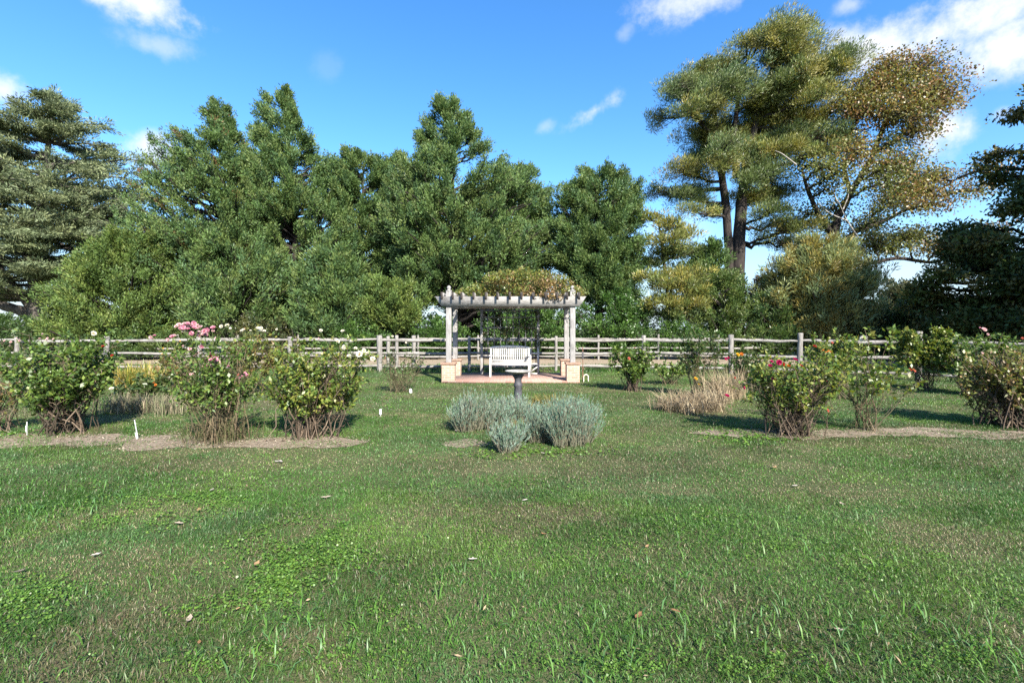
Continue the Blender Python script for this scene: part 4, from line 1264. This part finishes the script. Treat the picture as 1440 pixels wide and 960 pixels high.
# rusty stake with a pale hose guide next to the right pier
sx, sy = xat(819.5, 14.15), 14.15
sk = thing('garden_stake', (sx, sy, 0), 'thin rusty steel stake with cream hose at its foot beside the right brick pier', 'stake')
part('rod', tube1([(sx, sy, 0), (sx + .004, sy, .5), (sx, sy, 1.02)], [.012, .012, .011], 8, 6), M_RUST, sk, None, True)
bevelled('clamp', box((sx - .002, sy - .014, .77), (.045, .028, .2)), M_IRON, sk, .004)
for k, (dx, rr) in enumerate(((.09, .07),)):
    a = np.linspace(0, math.pi, 14)
    pts = np.stack([sx + dx + rr * np.cos(a), sy - .02 - .02 * k + .02 * np.cos(a), .14 + rr * np.sin(a)], 1)
    pts = np.concatenate([pts[:1] * [1, 1, 0], pts, pts[-1:] * [1, 1, 0]])
    part('hose_loop', tube1(pts, [.014] * 16, 7), M_CREAM, sk, None, True)

# ------------------------------------------------------------------ roses


def rose_mesh(name, rad, c_out, c_in, seed, mat=None):
    """an open rose: rings of cupped petals around +Z"""
    r = np.random.default_rng(seed)
    Vs, Cs = [], []
    for ring, (m, R, tilt, h) in enumerate(((6, 1.0, .35, 0.0), (6, .8, .75, .12), (5, .55, 1.1, .2), (4, .3, 1.35, .26))):
        for i in range(m):
            a = 2 * math.pi * (i + .5 * ring) / m + r.uniform(-.2, .2)
            d = np.array([math.cos(a), math.sin(a), 0])
            s_ = np.array([-math.sin(a), math.cos(a), 0])
            up = np.array([0, 0, 1.0])
            t = tilt + r.uniform(-.15, .15)
            q = d * math.cos(t) + up * math.sin(t)
            w = rad * R * 1.15
            L = rad * (0.55 + .5 * R)
            b = up * h * rad * .3
            m1 = b + q * L * .55
            tip = b + q * L * .9 + up * L * .12 - d * 0
            Vs += [b - s_ * w * .18, b + s_ * w * .18, m1 + s_ * w * .55, m1 - s_ * w * .55, tip + s_ * w * .34, tip - s_ * w * .34]
            c = np.array(c_out) * (1 - ring / 3) + np.array(c_in) * ring / 3
            Cs += [c * r.uniform(.88, 1.1)] * 6
    n = len(Vs) // 6
    b = np.arange(n)[:, None] * 6
    Fq = np.concatenate([b + np.array([0, 1, 2, 3]), b + np.array([3, 2, 4, 5])])
    return mesh_data(name, np.array(Vs), Fq, mat or M_PETAL, np.array(Cs))


WHITE = ((0.68, 0.665, 0.6), (0.66, 0.58, 0.4))
PINK = ((0.6, 0.29, 0.37), (0.6, 0.36, 0.4))
PALEP = ((0.62, 0.46, 0.45), (0.6, 0.38, 0.38))
MAGENTA = ((0.45, 0.03, 0.125), (0.36, 0.025, 0.1))
ORANGE = ((0.55, 0.17, 0.04), (0.58, 0.28, 0.05))
YELLOW = ((0.6, 0.42, 0.06), (0.6, 0.32, 0.03))
RED = ((0.42, 0.05, 0.035), (0.33, 0.035, 0.03))
CORAL = ((0.55, 0.2, 0.15), (0.48, 0.16, 0.11))
ROSES = {}
for nm, (a, b) in dict(WHITE=WHITE, PINK=PINK, PALEP=PALEP, MAGENTA=MAGENTA, ORANGE=ORANGE, YELLOW=YELLOW, RED=RED, CORAL=CORAL).items():
    ROSES[nm] = [rose_mesh('flower', 1.0, a, b, 900 + k) for k in range(3)]

G_ROSE = 'rose bushes in the flower beds'
RL = [(0.075, 0.13, 0.026), (0.1, 0.16, 0.03), (0.056, 0.1, 0.024), (0.135, 0.18, 0.034), (0.07, 0.12, 0.026)]
RL_Y = [(0.165, 0.195, 0.036), (0.125, 0.17, 0.032), (0.18, 0.18, 0.038), (0.085, 0.145, 0.028), (0.075, 0.125, 0.026)]
RL_O = [(0.13, 0.14, 0.038), (0.105, 0.13, 0.034), (0.18, 0.12, 0.05), (0.15, 0.155, 0.038)]
RL_D = [(0.045, 0.08, 0.022), (0.06, 0.1, 0.026), (0.08, 0.09, 0.03)]
CANE_B = [(0.062, 0.045, 0.03), (0.09, 0.065, 0.045), (0.045, 0.036, 0.025), (0.14, 0.105, 0.075)]
CANE_G = [(0.085, 0.075, 0.038), (0.12, 0.09, 0.055), (0.06, 0.055, 0.03)]


def rose_bush(label, base_px, base_py, pl, pr, ytop, yleaf, tints, canes, seed, ncane=40, ntwig=5, nleaf=1500, leaf=(.055, .032), flowers=(), fr=.05, depth=.75, lush=1.95, low=.08,
              cane_r=.009, name='rose_bush', vase=.12, group=G_ROSE, cat='rose bush', Y=None, scrag=.25, twigtop=1.0, bare_twigs=0, leafpow=.8):
    r = np.random.default_rng(seed)
    nleaf = int(nleaf * lush)
    leaf = (leaf[0] * 1.05, leaf[1] * 1.1)
    lush_n = 1.2
    nleaf = int(nleaf * lush_n)
    g = ground(base_px, base_py) if Y is None else np.array([xat(base_px, Y), Y, 0.0])
    Y = g[1]
    s = Y / F_PX
    zt = CAM_H + (HY - ytop) * s
    zl = max(.05, CAM_H + (HY - yleaf) * s)
    rl, rr = (base_px - pl) * s, (pr - base_px) * s
    low *= 1.5
    root = thing(name, g, label, cat, group)
    # canes fan out from the crown of the plant
    th = r.uniform(0, 2 * math.pi, ncane)
    f = r.uniform(0, 1, ncane) ** .42
    rx = np.where(np.cos(th) > 0, rr, rl)
    ry = depth * (rl + rr) / 2
    dome = np.sqrt(np.clip(1 - (f * .93) ** 2.6, .0, 1))
    lop = 1 + .16 * np.sin(th * 2 + seed) * f + .12 * np.sin(th * 3 + seed * 1.7) * f
    z = zt * (.38 + .62 * dome) * np.minimum(r.uniform(.66, 1.04, ncane) * lop, 1.05)
    tip = np.stack([g[0] + np.cos(th) * f * rx, Y + np.sin(th) * f * ry, z], 1)
    b0 = np.stack([g[0] + r.normal(0, low, ncane), Y + r.normal(0, low, ncane), 0 * z], 1)
    P = limb_paths(b0, tip, 7, 0, 0, r, .022)
    tt = np.linspace(0, 1, 7)
    P[:, :, 2] += (0.12 * np.sin(tt * math.pi))[None] * f[:, None] * zt * vase * 2
    R = cane_r * r.uniform(.45, 1.3, (ncane, 1)) * np.linspace(1, .35, 7)[None]
    m = ncane * ntwig
    t = r.uniform(.3, .98, (ncane, ntwig))
    A, T = along(P, t)
    A, T = A.reshape(-1, 3), T.reshape(-1, 3)
    tl = (r.uniform(.08, .3, m) * zt * .75)[:, None]
    B = A + unit(T * .7 + r.normal(0, .55, (m, 3)) + np.array([0, 0, .35])) * tl
    B[:, 2] = np.clip(B[:, 2], .03, zt)
    TW = limb_paths(A, B, 7, .04, 0, r, .04)
    TR = cane_r * .45 * r.uniform(.6, 1.2, (m, 1)) * np.linspace(1, .4, 7)[None]
    allP, allR = [P, TW], [R, TR]
    if bare_twigs:
        # dense bare twigs in the lower part
        k = bare_twigs
        ii = r.integers(0, ncane, k)
        a_, t_ = along(P[ii], r.uniform(.05, .55, (k, 1)))
        a_, t_ = a_[:, 0], t_[:, 0]
        e_ = a_ + unit(t_ * .8 + r.normal(0, .6, (k, 3))) * r.uniform(.1, .32, (k, 1)) * zt * .7
        e_[:, 2] = np.clip(e_[:, 2], .03, zl + .15)
        allP.append(limb_paths(a_, e_, 7, 0, 0, r, .05))
        allR.append(cane_r * .38 * np.ones((k, 1)) * np.linspace(1, .4, 7)[None])
    CP = np.concatenate(allP)
    # leaflets along the twigs
    cand = np.concatenate([P, TW])
    wt = np.concatenate([np.full(ncane, .6), np.ones(m)])
    wt *= (cand[:, -1, 2] > zl * .65) + .08
    ii = r.choice(len(cand), nleaf, p=wt / wt.sum())
    q, tq = along(cand[ii], (r.uniform(0, 1, (nleaf, 1)) ** leafpow) * .75 + .25)
    q, tq = q[:, 0], tq[:, 0]
    keep = (q[:, 2] > zl - .2 * zt + r.normal(0, .13 * zt, nleaf)) | (r.uniform(0, 1, nleaf) < .1)
    clump = np.sin(q[:, 0] * 9 + seed) + np.sin(q[:, 2] * 10 + seed) + np.sin(q[:, 1] * 9)
    keep &= clump > -2.2 + scrag * 2
    q, tq = q[keep], tq[keep]
    n = len(q)
    q = q + r.normal(0, .02, (n, 3))
    D = unit(r.normal(0, .8, (n, 3)) + tq * .3 + np.array([0, 0, -.1]))
    N = r.normal(0, .55, (n, 3)) + np.array([0, -.15, 1.0])
    V, Fq = leaves(q, D, leaf[0] * r.uniform(.6, 1.35, n), leaf[1] * r.uniform(.7, 1.3, n), r, N=N, fold=-.06)
    part('foliage', (V, Fq), M_LEAF, root, rep4(jitter_tint(tints, n, r, .3)))
    # flowers
    fst = []
    for fl in flowers:
        px, py, col = fl[:3]
        sc = fl[3] if len(fl) > 3 else 1.0
        dy = fl[4] if len(fl) > 4 else r.uniform(-.35, .15)
        c = at(px, py, Y + dy)
        fo = link('flower', ROSES[col][int(r.integers(0, 3))], root, c - g)
        R_ = fr * .74 * sc * r.uniform(.8, 1.15)
        fo.scale = (R_, R_, R_)
        d = Vector(r.normal(0, .55, 3)) + Vector((.1, -.75, .75))
        fo.rotation_euler = d.to_track_quat('Z', 'Y').to_euler()
        j = np.argmin(np.linalg.norm(CP[:ncane + m, -1] - (c - np.array([0, 0, .12])), axis=1))
        e = CP[j, -1]
        fst.append(limb_paths(e[None], c[None] - np.array([[0, 0, .01]]), 7, .05, 0, r, .02))
    ct = jitter_tint(canes, len(CP), r, .25)
    if fst:
        allP.append(np.concatenate(fst))
        allR.append(np.repeat(np.linspace(.004, .0025, 7)[None], len(fst), 0))
        ct = np.concatenate([ct, jitter_tint([(0.07, 0.1, 0.03)], len(fst), r)])
    V, Fq = tubes(np.concatenate(allP), np.concatenate(allR), 4)
    part('stem', (V, Fq), M_CANE, root, np.repeat(ct, 28, axis=0))
    return root


def cluster(cx, cy, rx, ry, n, cols, seed, sc=(.7, 1.1)):
    r = np.random.default_rng(seed)
    out = []
    for _ in range(n):
        a, q = r.uniform(0, 2 * math.pi), math.sqrt(r.uniform(0, 1))
        out.append((cx + rx * q * math.cos(a), cy + ry * q * math.sin(a), cols[int(r.integers(0, len(cols)))], r.uniform(*sc)))
    return out


# front row, left
rose_bush('rose bush cut off by the left frame edge with sparse rusty twigs', -6, 607, -60, 28, 520, 545, RL_O, CANE_B, 301, ncane=40, nleaf=500, bare_twigs=60, flowers=[])
rose_bush('tall green leaved rose bush with one white bloom low on its right', 92, 608, 8, 158, 462, 545, RL, CANE_B, 302, ncane=64, ntwig=6, nleaf=3600, leaf=(.062, .038), bare_twigs=170, low=.11, cane_r=.011,
          flowers=[(131, 469, 'WHITE', 1.3, 0.1), (157, 547, 'WHITE', 1.2, -.35), (145, 487, 'RED', .7), (158, 500, 'RED', .6)] + cluster(20, 480, 14, 8, 6, ['PALEP'], 1, (.4, .6)) + cluster(66, 474, 14, 7, 5, ['PALEP'], 2, (.4, .6)), fr=.045)
rose_bush('tallest rose bush crowned with a mass of pink blooms', 310, 618, 236, 352, 466, 535, RL, CANE_G, 303, ncane=60, ntwig=6, nleaf=2300, leaf=(.055, .032), bare_twigs=330, low=.09,
          flowers=cluster(275, 463, 30, 9, 30, ['PINK', 'PALEP', 'PINK'], 3) + cluster(228, 474, 22, 5, 8, ['PALEP', 'PINK'], 4, (.6, .9)) + cluster(298, 508, 14, 8, 12, ['PINK', 'PALEP'], 5, (.7, 1.0)) + cluster(285, 500, 42, 32, 14, ['PALEP', 'PINK'], 55, (.5, .9)) +
          cluster(341, 528, 9, 5, 6, ['PINK', 'CORAL'], 6, (.6, .9)) + [(308, 479, 'WHITE', 1.0), (296, 500, 'MAGENTA', .7), (262, 456, 'MAGENTA', .8), (240, 530, 'WHITE', .6), (318, 458, 'WHITE', .6)], fr=.046, scrag=.35)
rose_bush('wide rose bush with yellow-green leaves and white blooms at its top right', 436, 614, 362, 518, 470, 560, RL_Y, CANE_B, 304, ncane=80, ntwig=7, nleaf=4300, leaf=(.052, .032), bare_twigs=240, low=.12,
          flowers=[(485, 488, 'WHITE', 1.2), (494, 481, 'WHITE', 1.1), (506, 498, 'WHITE', 1.3), (517, 497, 'WHITE', 1.2), (524, 505, 'WHITE', 1.1), (491, 501, 'WHITE', .9), (474, 480, 'WHITE', 1), (500, 490, 'WHITE', .9), (482, 466, 'WHITE', .9), (451, 465, 'WHITE', .8), (512, 493, 'WHITE', 1.1), (449, 476, 'PALEP', .6)], fr=.047)
# second row, left
rose_bush('pale leaved rose bush with cream blooms behind the pink one', 352, 552, 318, 402, 458, 505, RL_O, CANE_G, 305, ncane=44, nleaf=1700, leaf=(.08, .045), bare_twigs=80,
          flowers=cluster(340, 461, 30, 6, 9, ['WHITE'], 7, (.7, 1.1)) + cluster(372, 462, 20, 5, 5, ['WHITE'], 71, (.6, 1.)) + cluster(345, 490, 14, 6, 5, ['PALEP', 'PINK'], 8, (.5, .8)), fr=.06, depth=.6)
rose_bush('dark olive leaved low rose bush left of the pink rose bush', 205, 572, 165, 245, 528, 550, RL_D, CANE_B, 306, ncane=40, nleaf=1200, leaf=(.08, .045), bare_twigs=80, flowers=cluster(215, 543, 10, 5, 3, ['ORANGE'], 9, (.5, .7)), fr=.05)
rose_bush('sprawling thin rose bush between pink and yellow-green ones', 245, 560, 215, 292, 490, 520, RL_O, CANE_G, 320, ncane=30, nleaf=700, leaf=(.075, .04), bare_twigs=60, flowers=cluster(240, 490, 30, 12, 8, ['PALEP', 'YELLOW'], 10, (.4, .6)), fr=.05)
rose_bush('bare grey twiggy rose bush left of the pergola', 562, 551, 530, 604, 492, 505, RL_D, CANE_G, 307, ncane=46, nleaf=360, leaf=(.07, .035), bare_twigs=150, flowers=[(552, 473, 'WHITE', .8), (571, 482, 'WHITE', .6), (541, 503, 'CORAL', .6)], fr=.06, cane_r=.007)
rose_bush('small green rose bush at the left edge behind the front bed', 60, 552, 0, 120, 470, 520, RL_D, CANE_B, 308, ncane=40, nleaf=1500, leaf=(.08, .05), bare_twigs=40, flowers=[])
# right side
rose_bush('vase shaped green rose bush alone on the lawn right of the pergola', 889, 549, 858, 922, 482, 525, RL, CANE_B, 309, ncane=38, ntwig=6, nleaf=2000, leaf=(.07, .042), bare_twigs=90, cane_r=.012,
          flowers=[(884, 504, 'CORAL', .9, -.5), (893, 489, 'CORAL', .5)], fr=.055)
rose_bush('thin straggling rose bush with yellow blooms in front of the fence', 986, 558, 955, 1015, 466, 490, RL_D, CANE_G, 310, ncane=30, nleaf=900, leaf=(.08, .04), bare_twigs=70,
          flowers=[(978, 533, 'YELLOW', 1.0, -.4), (983, 541, 'YELLOW', .9, -.4), (972, 505, 'RED', .8), (998, 503, 'YELLOW', .8), (1020, 505, 'MAGENTA', 1.0)], fr=.06)
rose_bush('low leafy rose bush left of the dry grass heap', 940, 540, 905, 975, 508, 516, RL, CANE_G, 311, ncane=26, nleaf=800, leaf=(.075, .042), flowers=[(962, 502, 'RED', .6)], fr=.05)
rose_bush('broad rose bush with magenta blooms above bare brown twigs', 1114, 611, 1044, 1192, 490, 545, RL_Y, CANE_B, 312, lush=1.5, ncane=90, ntwig=6, nleaf=3300, leaf=(.055, .034), bare_twigs=520, low=.1,
          flowers=[(1083, 515, 'MAGENTA', 1.1), (1095, 509, 'MAGENTA', 1.2), (1101, 512, 'RED', 1.0), (1118, 506, 'MAGENTA', 1.1), (1126, 515, 'RED', 1.0), (1109, 515, 'ORANGE', 1.0), (1089, 533, 'MAGENTA', 1.2), (1022, 557, 'MAGENTA', 1.3, -.2), (1048, 545, 'MAGENTA', .9),
                   (1164, 536, 'MAGENTA', .9), (1085, 508, 'MAGENTA', .8), (1163, 577, 'CORAL', 1.0, -.3), (1037, 499, 'YELLOW', 1.2, .6), (1043, 498, 'ORANGE', 1.0, .6), (1182, 525, 'ORANGE', .7), (1033, 531, 'RED', .6), (1166, 495, 'ORANGE', 1.0, .3), (1158, 493, 'ORANGE', .8, .3), (1145, 487, 'RED', .8, .4), (1170, 482, 'CORAL', .7, .4)], fr=.045)
rose_bush('leggy almost bare rose bush with one white bloom on top', 1222, 605, 1178, 1290, 458, 520, RL_Y, CANE_G, 313, lush=.8, ncane=22, ntwig=6, nleaf=1000, leaf=(.07, .042), bare_twigs=60, low=.06, cane_r=.009, scrag=.3,
          flowers=[(1215, 477, 'WHITE', 1.5, 0.), (1284, 521, 'CORAL', 1.1, .2), (1280, 520, 'RED', .9, .2)], fr=.05)
rose_bush('large rose bush with browning leaves at the right frame edge', 1425, 601, 1348, 1490, 492, 560, RL_O, CANE_B, 314, ncane=84, ntwig=6, nleaf=3300, leaf=(.055, .034), bare_twigs=420, low=.14, cane_r=.012, flowers=[(1438, 476, 'CORAL', .6)])
rose_bush('green rose bush with a pale pink bloom standing before the magnolia', 1370, 556, 1308, 1440, 470, 520, RL, CANE_B, 315, ncane=54, ntwig=6, nleaf=2600, leaf=(.075, .045), bare_twigs=120,
          flowers=[(1383, 464, 'PALEP', 1.3, -.3), (1378, 461, 'PINK', .6), (1389, 470, 'PALEP', .7), (1381, 497, 'PALEP', 1.0, -.5)], fr=.055)
rose_bush('loose green rose bush wrapped round the far right fence post', 1296, 548, 1256, 1340, 462, 490, RL_Y, CANE_G, 316, ncane=60, ntwig=7, nleaf=3600, leaf=(.085, .05), bare_twigs=30, flowers=[(1277, 487, 'WHITE', .9), (1268, 478, 'PALEP', .5)], fr=.05)
rose_bush('slim rose bush between the magenta rose and leggy rose', 1180, 560, 1135, 1225, 464, 500, RL_Y, CANE_G, 317, ncane=30, ntwig=5, nleaf=1100, leaf=(.085, .05), bare_twigs=40, flowers=[(1146, 487, 'RED', .7), (1162, 496, 'ORANGE', .9)], fr=.055)
rose_bush('small dark rose bush under the fence rail left of the magenta rose', 1050, 545, 1020, 1090, 490, 515, RL_D, CANE_B, 318, ncane=30, nleaf=900, leaf=(.075, .042), bare_twigs=60, flowers=[(1024, 503, 'MAGENTA', .8)], fr=.055)

# ------------------------------------------------------------------ grassy clumps


def grass_clump(name, label, cat, spots, tints, seed, L, w, lean, n, group=None, mat=None):
    r = np.random.default_rng(seed)
    g = np.mean([ground(a, b) for a, b in spots], axis=0)
    root_pts, C = [], []
    for a, b in spots:
        p = ground(a, b)
        root_pts.append(p + np.concatenate([r.normal(0, .13, (n, 2)), np.zeros((n, 1))], 1))
    P = np.concatenate(root_pts)
    m = len(P)
    az = r.uniform(0, 2 * math.pi, m)
    H = np.stack([np.cos(az), np.sin(az), 0 * az], 1)
    ln = r.uniform(.2, 1, (m, 1)) * lean
    LL = r.uniform(.5, 1.1, (m, 1)) * L
    up = np.array([0, 0, 1.0])
    S = unit(np.cross(H, up) + r.normal(0, .4, (m, 3)))
    P1 = P + LL * .5 * (H * np.sin(ln * .5) + up * np.cos(ln * .5))
    l2 = np.minimum(ln * 1.7, 1.9)
    P2 = P1 + LL * .5 * (H * np.sin(l2) + up * np.cos(l2))
    P2[:, 2] = np.maximum(P2[:, 2], .02)
    ww = w * r.uniform(.6, 1.3, (m, 1))
    V = np.stack([P - S * ww * .6, P + S * ww * .6, P1 + S * ww, P1 - S * ww, P2 + S * ww * .25, P2 - S * ww * .25], 1).reshape(-1, 3)
    b = np.arange(m)[:, None] * 6
    Fq = np.concatenate([b + np.array([0, 1, 2, 3]), b + np.array([3, 2, 4, 5])])
    o = link(name, mesh_data(name, V - g, Fq, mat or M_DRY, np.repeat(jitter_tint(tints, m, r, .3), 6, axis=0)), None, g)
    return tag(o, label, cat, group)


TAN = [(0.32, 0.26, 0.165), (0.26, 0.2, 0.13), (0.38, 0.32, 0.21), (0.18, 0.135, 0.085)]
grass_clump('dry_grass_clump', 'flattened heap of dry tan grass left of the magenta rose', 'dry grass', [(940, 577), (955, 574), (972, 572), (990, 570), (1005, 568), (985, 578), (1000, 577), (965, 580)], TAN, 401, .46, .005, 1.35, 240)
grass_clump('dry_grass_clump', 'upright tuft of dry tan stalks beside the magenta rose', 'dry grass', [(1020, 562), (1035, 560), (1010, 565)], TAN, 402, .72, .005, .7, 240)
YLW = [(0.33, 0.28, 0.06), (0.22, 0.23, 0.05), (0.12, 0.16, 0.035), (0.4, 0.3, 0.1)]
grass_clump('daylily_clump', 'clump of yellowing strap leaves below the left fence rails', 'plant', [(170, 548), (190, 546), (210, 547), (228, 548)], YLW, 403, .75, .014, .8, 130, mat=M_GRASS)
GRY = [(0.2, 0.19, 0.12), (0.26, 0.22, 0.15), (0.12, 0.14, 0.07)]
grass_clump('dried_perennial', 'low grey-tan dried stems behind the white stake at left', 'plant', [(165, 580), (185, 578), (205, 579), (225, 578), (240, 582)], GRY, 404, .38, .005, .7, 240)
grass_clump('dried_perennial', 'wiry green-brown stems spreading round the base of the pink rose', 'plant', [(285, 622), (300, 624), (320, 623), (335, 618)], [(0.09, 0.075, 0.04), (0.13, 0.1, 0.06), (0.07, 0.085, 0.03)], 405, .42, .0035, 1.1, 60)
grass_clump('dried_perennial', 'low yellow-green stems between the lavender clumps', 'plant', [(735, 612)] * 7, [(0.16, 0.16, 0.045), (0.1, 0.14, 0.035), (0.2, 0.15, 0.06)], 406, .24, .005, .9, 80)
grass_clump('perennial_clump', 'low green bushy plant on the lawn behind the bird bath', 'plant', [(752, 574), (770, 572), (788, 575)], [(0.09, 0.12, 0.03), (0.14, 0.13, 0.04), (0.2, 0.15, 0.06)], 407, .3, .007, .8, 160)

LAV = [(0.13, 0.21, 0.15), (0.175, 0.25, 0.195), (0.095, 0.175, 0.11), (0.22, 0.285, 0.235)]
LAV2 = [(0.1, 0.185, 0.13), (0.14, 0.23, 0.17), (0.08, 0.155, 0.1), (0.18, 0.26, 0.205)]


def lavender(label, px, py, pl, pr, ytop, tints, seed, nstem=420, per=16, lean=.55, gap=.0):
    r = np.random.default_rng(seed)
    g = ground(px, py)
    Y = g[1]
    s = Y / F_PX
    zt = CAM_H + (HY - ytop) * s
    a_, b_ = (px - pl) * s * 1.12, (pr - px) * s * 1.12
    root = thing('lavender_plant', g, label, 'lavender', 'lavender clumps around the bird bath')
    th = r.uniform(0, 2 * math.pi, nstem)
    f = np.sqrt(r.uniform(0, 1, nstem))
    rx = np.where(np.cos(th) > 0, b_, a_)
    ry = (a_ + b_) / 2 * .8
    ks = 7
    ca, cf = r.uniform(0, 2 * math.pi, ks), np.sqrt(r.uniform(.02, 1, ks)) * .75
    w_ = r.integers(0, ks, nstem)
    cxs, cys = np.cos(ca) * cf, np.sin(ca) * cf
    ox, oy = cxs[w_] + .6 * f * np.cos(th), cys[w_] + .6 * f * np.sin(th)
    th2, f2 = np.arctan2(oy, ox), np.hypot(ox, oy)
    hmul = r.uniform(.78, 1.04, ks)[w_]
    rx = np.where(np.cos(th2) > 0, b_, a_)
    inner = np.stack([g[0] + cxs[w_] * (a_ + b_) / 2 + .1 * (ox - cxs[w_]) * rx, Y + cys[w_] * ry + .1 * (oy - cys[w_]) * ry, np.zeros(nstem)], 1)
    f, th = np.minimum(f2, 1.08), th2
    base = np.stack([g[0] + np.cos(th) * f * rx * .72, Y + np.sin(th) * f * ry * .72, np.zeros(nstem)], 1)
    base = .55 * base + .45 * inner
    hz = zt * (1.04 - .3 * f ** 2) * r.uniform(.6, 1.02, nstem) * hmul
    tip = np.stack([g[0] + np.cos(th) * f * rx * .97 + r.normal(0, .05, nstem), Y + np.sin(th) * f * ry + r.normal(0, .02, nstem), hz], 1)
    base += (tip - base) * np.array([0, 0, .1]) * r.uniform(0, 1, (nstem, 1))
    P = limb_paths(base, tip, 5, 0, 0, r, .03)
    V, Fq = tubes(P, np.repeat(np.linspace(.0035, .0018, 5)[None], nstem, 0), 3)
    part('stem', (V, Fq), M_CANE, root, np.repeat(jitter_tint([(0.16, 0.14, 0.1), (0.13, 0.14, 0.09)], nstem, r), 15, axis=0))
    t = r.uniform(.18, 1.0, (nstem, per)) ** .8
    q, tq = along(P, t)
    q, tq = q.reshape(-1, 3), tq.reshape(-1, 3)
    n = len(q)
    D = unit(tq * 1.2 + r.normal(0, .3, (n, 3)) + np.array([0, 0, .3]))
    V, Fq = leaves(q, D, r.uniform(.03, .062, n), r.uniform(.0045, .008, n), r)
    part('foliage', (V, Fq), M_LAV, root, rep4(np.repeat(jitter_tint(tints, nstem, r, .18), per, axis=0) * r.uniform(.8, 1.2, (n, 1))))
    return root


lavender('silvery lavender clump furthest left, leaning over bare soil', 668, 604, 636, 712, 548, LAV, 501, 560)
lavender('silvery lavender clump in the middle directly below the bird bath', 712, 596, 676, 760, 553, LAV, 502, 520)
lavender('small silvery lavender mound in front, nearest the lawn', 708, 634, 684, 732, 585, LAV, 503, 340, 15)
lavender('blue-green lavender clump right of the bird bath pedestal', 768, 620, 738, 806, 566, LAV2, 504, 560)
lavender('tall blue-green lavender clump furthest right', 806, 626, 772, 848, 558, LAV2, 505, 640)
lavender('sparse blue-green lavender behind the tall right clump', 798, 600, 765, 838, 550, LAV2, 506, 380)

# ------------------------------------------------------------------ plant markers and fallen leaves


def marker(label, px, py, h, tilt, w=.022, tag_h=.0):
    g = ground(px, py)
    root = thing('plant_marker', g, label, 'plant marker', 'plant markers in the rose beds')
    tx = math.tan(tilt) * h
    part('stake', tube1([g, g + np.array([tx * .5, 0, h * .5]), g + np.array([tx, 0, h])], [.008, .007, .007], 7, 5), M_METAL, root, None, True)
    bevelled('tag', box(g + np.array([tx * tag_h / h, -.012, tag_h]), (w * 2, .006, .09), 0, 0, tilt), M_MARK, root, .002)
    return root


marker('leaning metal plant marker with white foot in the left bed', 194, 617, .27, -.18, .014, .05)
marker('white plant marker in grass right of the yellow-green rose bush', 535, 585, .13, .05, .02, .08)
marker('tiny white plant marker beside the bare twiggy rose bush', 578, 553, .12, -.1, .03, .06)
marker('thin grey plant marker at the foot of the left green rose bush', 38, 612, .2, 0, .008, .1)

rl = np.random.default_rng(60)
LEAFCOL = [(0.33, 0.27, 0.21), (0.3, 0.19, 0.1), (0.38, 0.34, 0.3), (0.24, 0.13, 0.065), (0.2, 0.165, 0.14)]
FALLEN = [(665, 791, .045, 2, 'pale curled leaf lying alone in the middle of the lawn'), (266, 877, .05, 0, 'large pale brown leaf, nearest one at lower left of the lawn'), (361, 798, .05, 1, 'tan leaf at the left edge of the bright weed patch'),
          (134, 785, .05, 2, 'pale curled leaf on the left lawn beside brown turf'), (28, 808, .045, 4, 'grey crumpled leaf nearest the left frame edge'), (280, 910, .028, 3, 'small orange-brown leaf just below the large pale leaf'),
          (738, 707, .045, 2, 'white crumpled leaf below the lavender clumps'), (280, 721, .06, 1, 'long tan leaf above the left weed patch'), (252, 740, .06, 0, 'narrow tan leaf lying slantwise on the left lawn'),
          (898, 872, .055, 3, 'rusty curled leaf in the coarse grass right of centre'), (950, 865, .04, 3, 'dark rust leaf right of the rusty curled leaf'), (1180, 892, .04, 0, 'pale flat leaf on the near right lawn'),
          (910, 773, .04, 1, 'tan leaf on a worn patch right of centre'), (1090, 660, .06, 1, 'orange leaf below the magenta rose bush'), (1118, 686, .05, 2, 'pale leaf on worn grass below the magenta rose bush'),
          (1184, 712, .05, 0, 'pale tan leaf on the right lawn away from the beds'), (458, 703, .07, 0, 'upright papery leaf on the lawn below the yellow-green rose'), (392, 652, .09, 2, 'long white leaf on grass before the yellow-green rose bush'),
          (298, 692, .05, 2, 'whitish leaf on the lawn below the pink rose bush'), (642, 608, .07, 2, 'white scrap of leaf beside the left lavender'), (765, 640, .06, 2, 'whitish leaf in front of the right lavender'), (983, 623, .05, 1, 'orange-tan leaf at left end of the right bed'),
          (332, 863, .03, 1, 'small tan leaf below the bright weed patch'), (765, 755, .035, 3, 'small rust leaf on the lawn below the lavender')]
for px, py, L, ci, lab in FALLEN:
    g = ground(px, py)
    L *= .68
    # cupped leaf blade with a stalk, lying on the grass tips
    u = np.linspace(-1, 1, 7)
    wv = np.array([.05, .5, .85, 1, .85, .55, .04]) * .42
    zc = .025 + .3 * L * u ** 2 * rl.uniform(.3, 1)
    V, a = [], rl.uniform(0, math.pi)
    ca, sa = math.cos(a), math.sin(a)
    for i in range(7):
        for sgn in (-1, 0, 1):
            lx, ly = u[i] * L, sgn * wv[i] * L * rl.uniform(.8, 1.2)
            V.append([lx * ca - ly * sa, lx * sa + ly * ca, zc[i] + abs(sgn) * L * rl.uniform(.05, .35) * wv[i] * 2])
    Fq = [[i * 3 + j, (i + 1) * 3 + j, (i + 1) * 3 + j + 1, i * 3 + j + 1] for i in range(6) for j in range(2)]
    me = mesh_data('fallen_leaf', np.array(V), np.array(Fq), M_DRY, np.array(LEAFCOL[ci]) * rl.uniform(.85, 1.1))
    tag(link('fallen_leaf', me, None, g), lab, 'leaf', 'fallen leaves on the lawn')
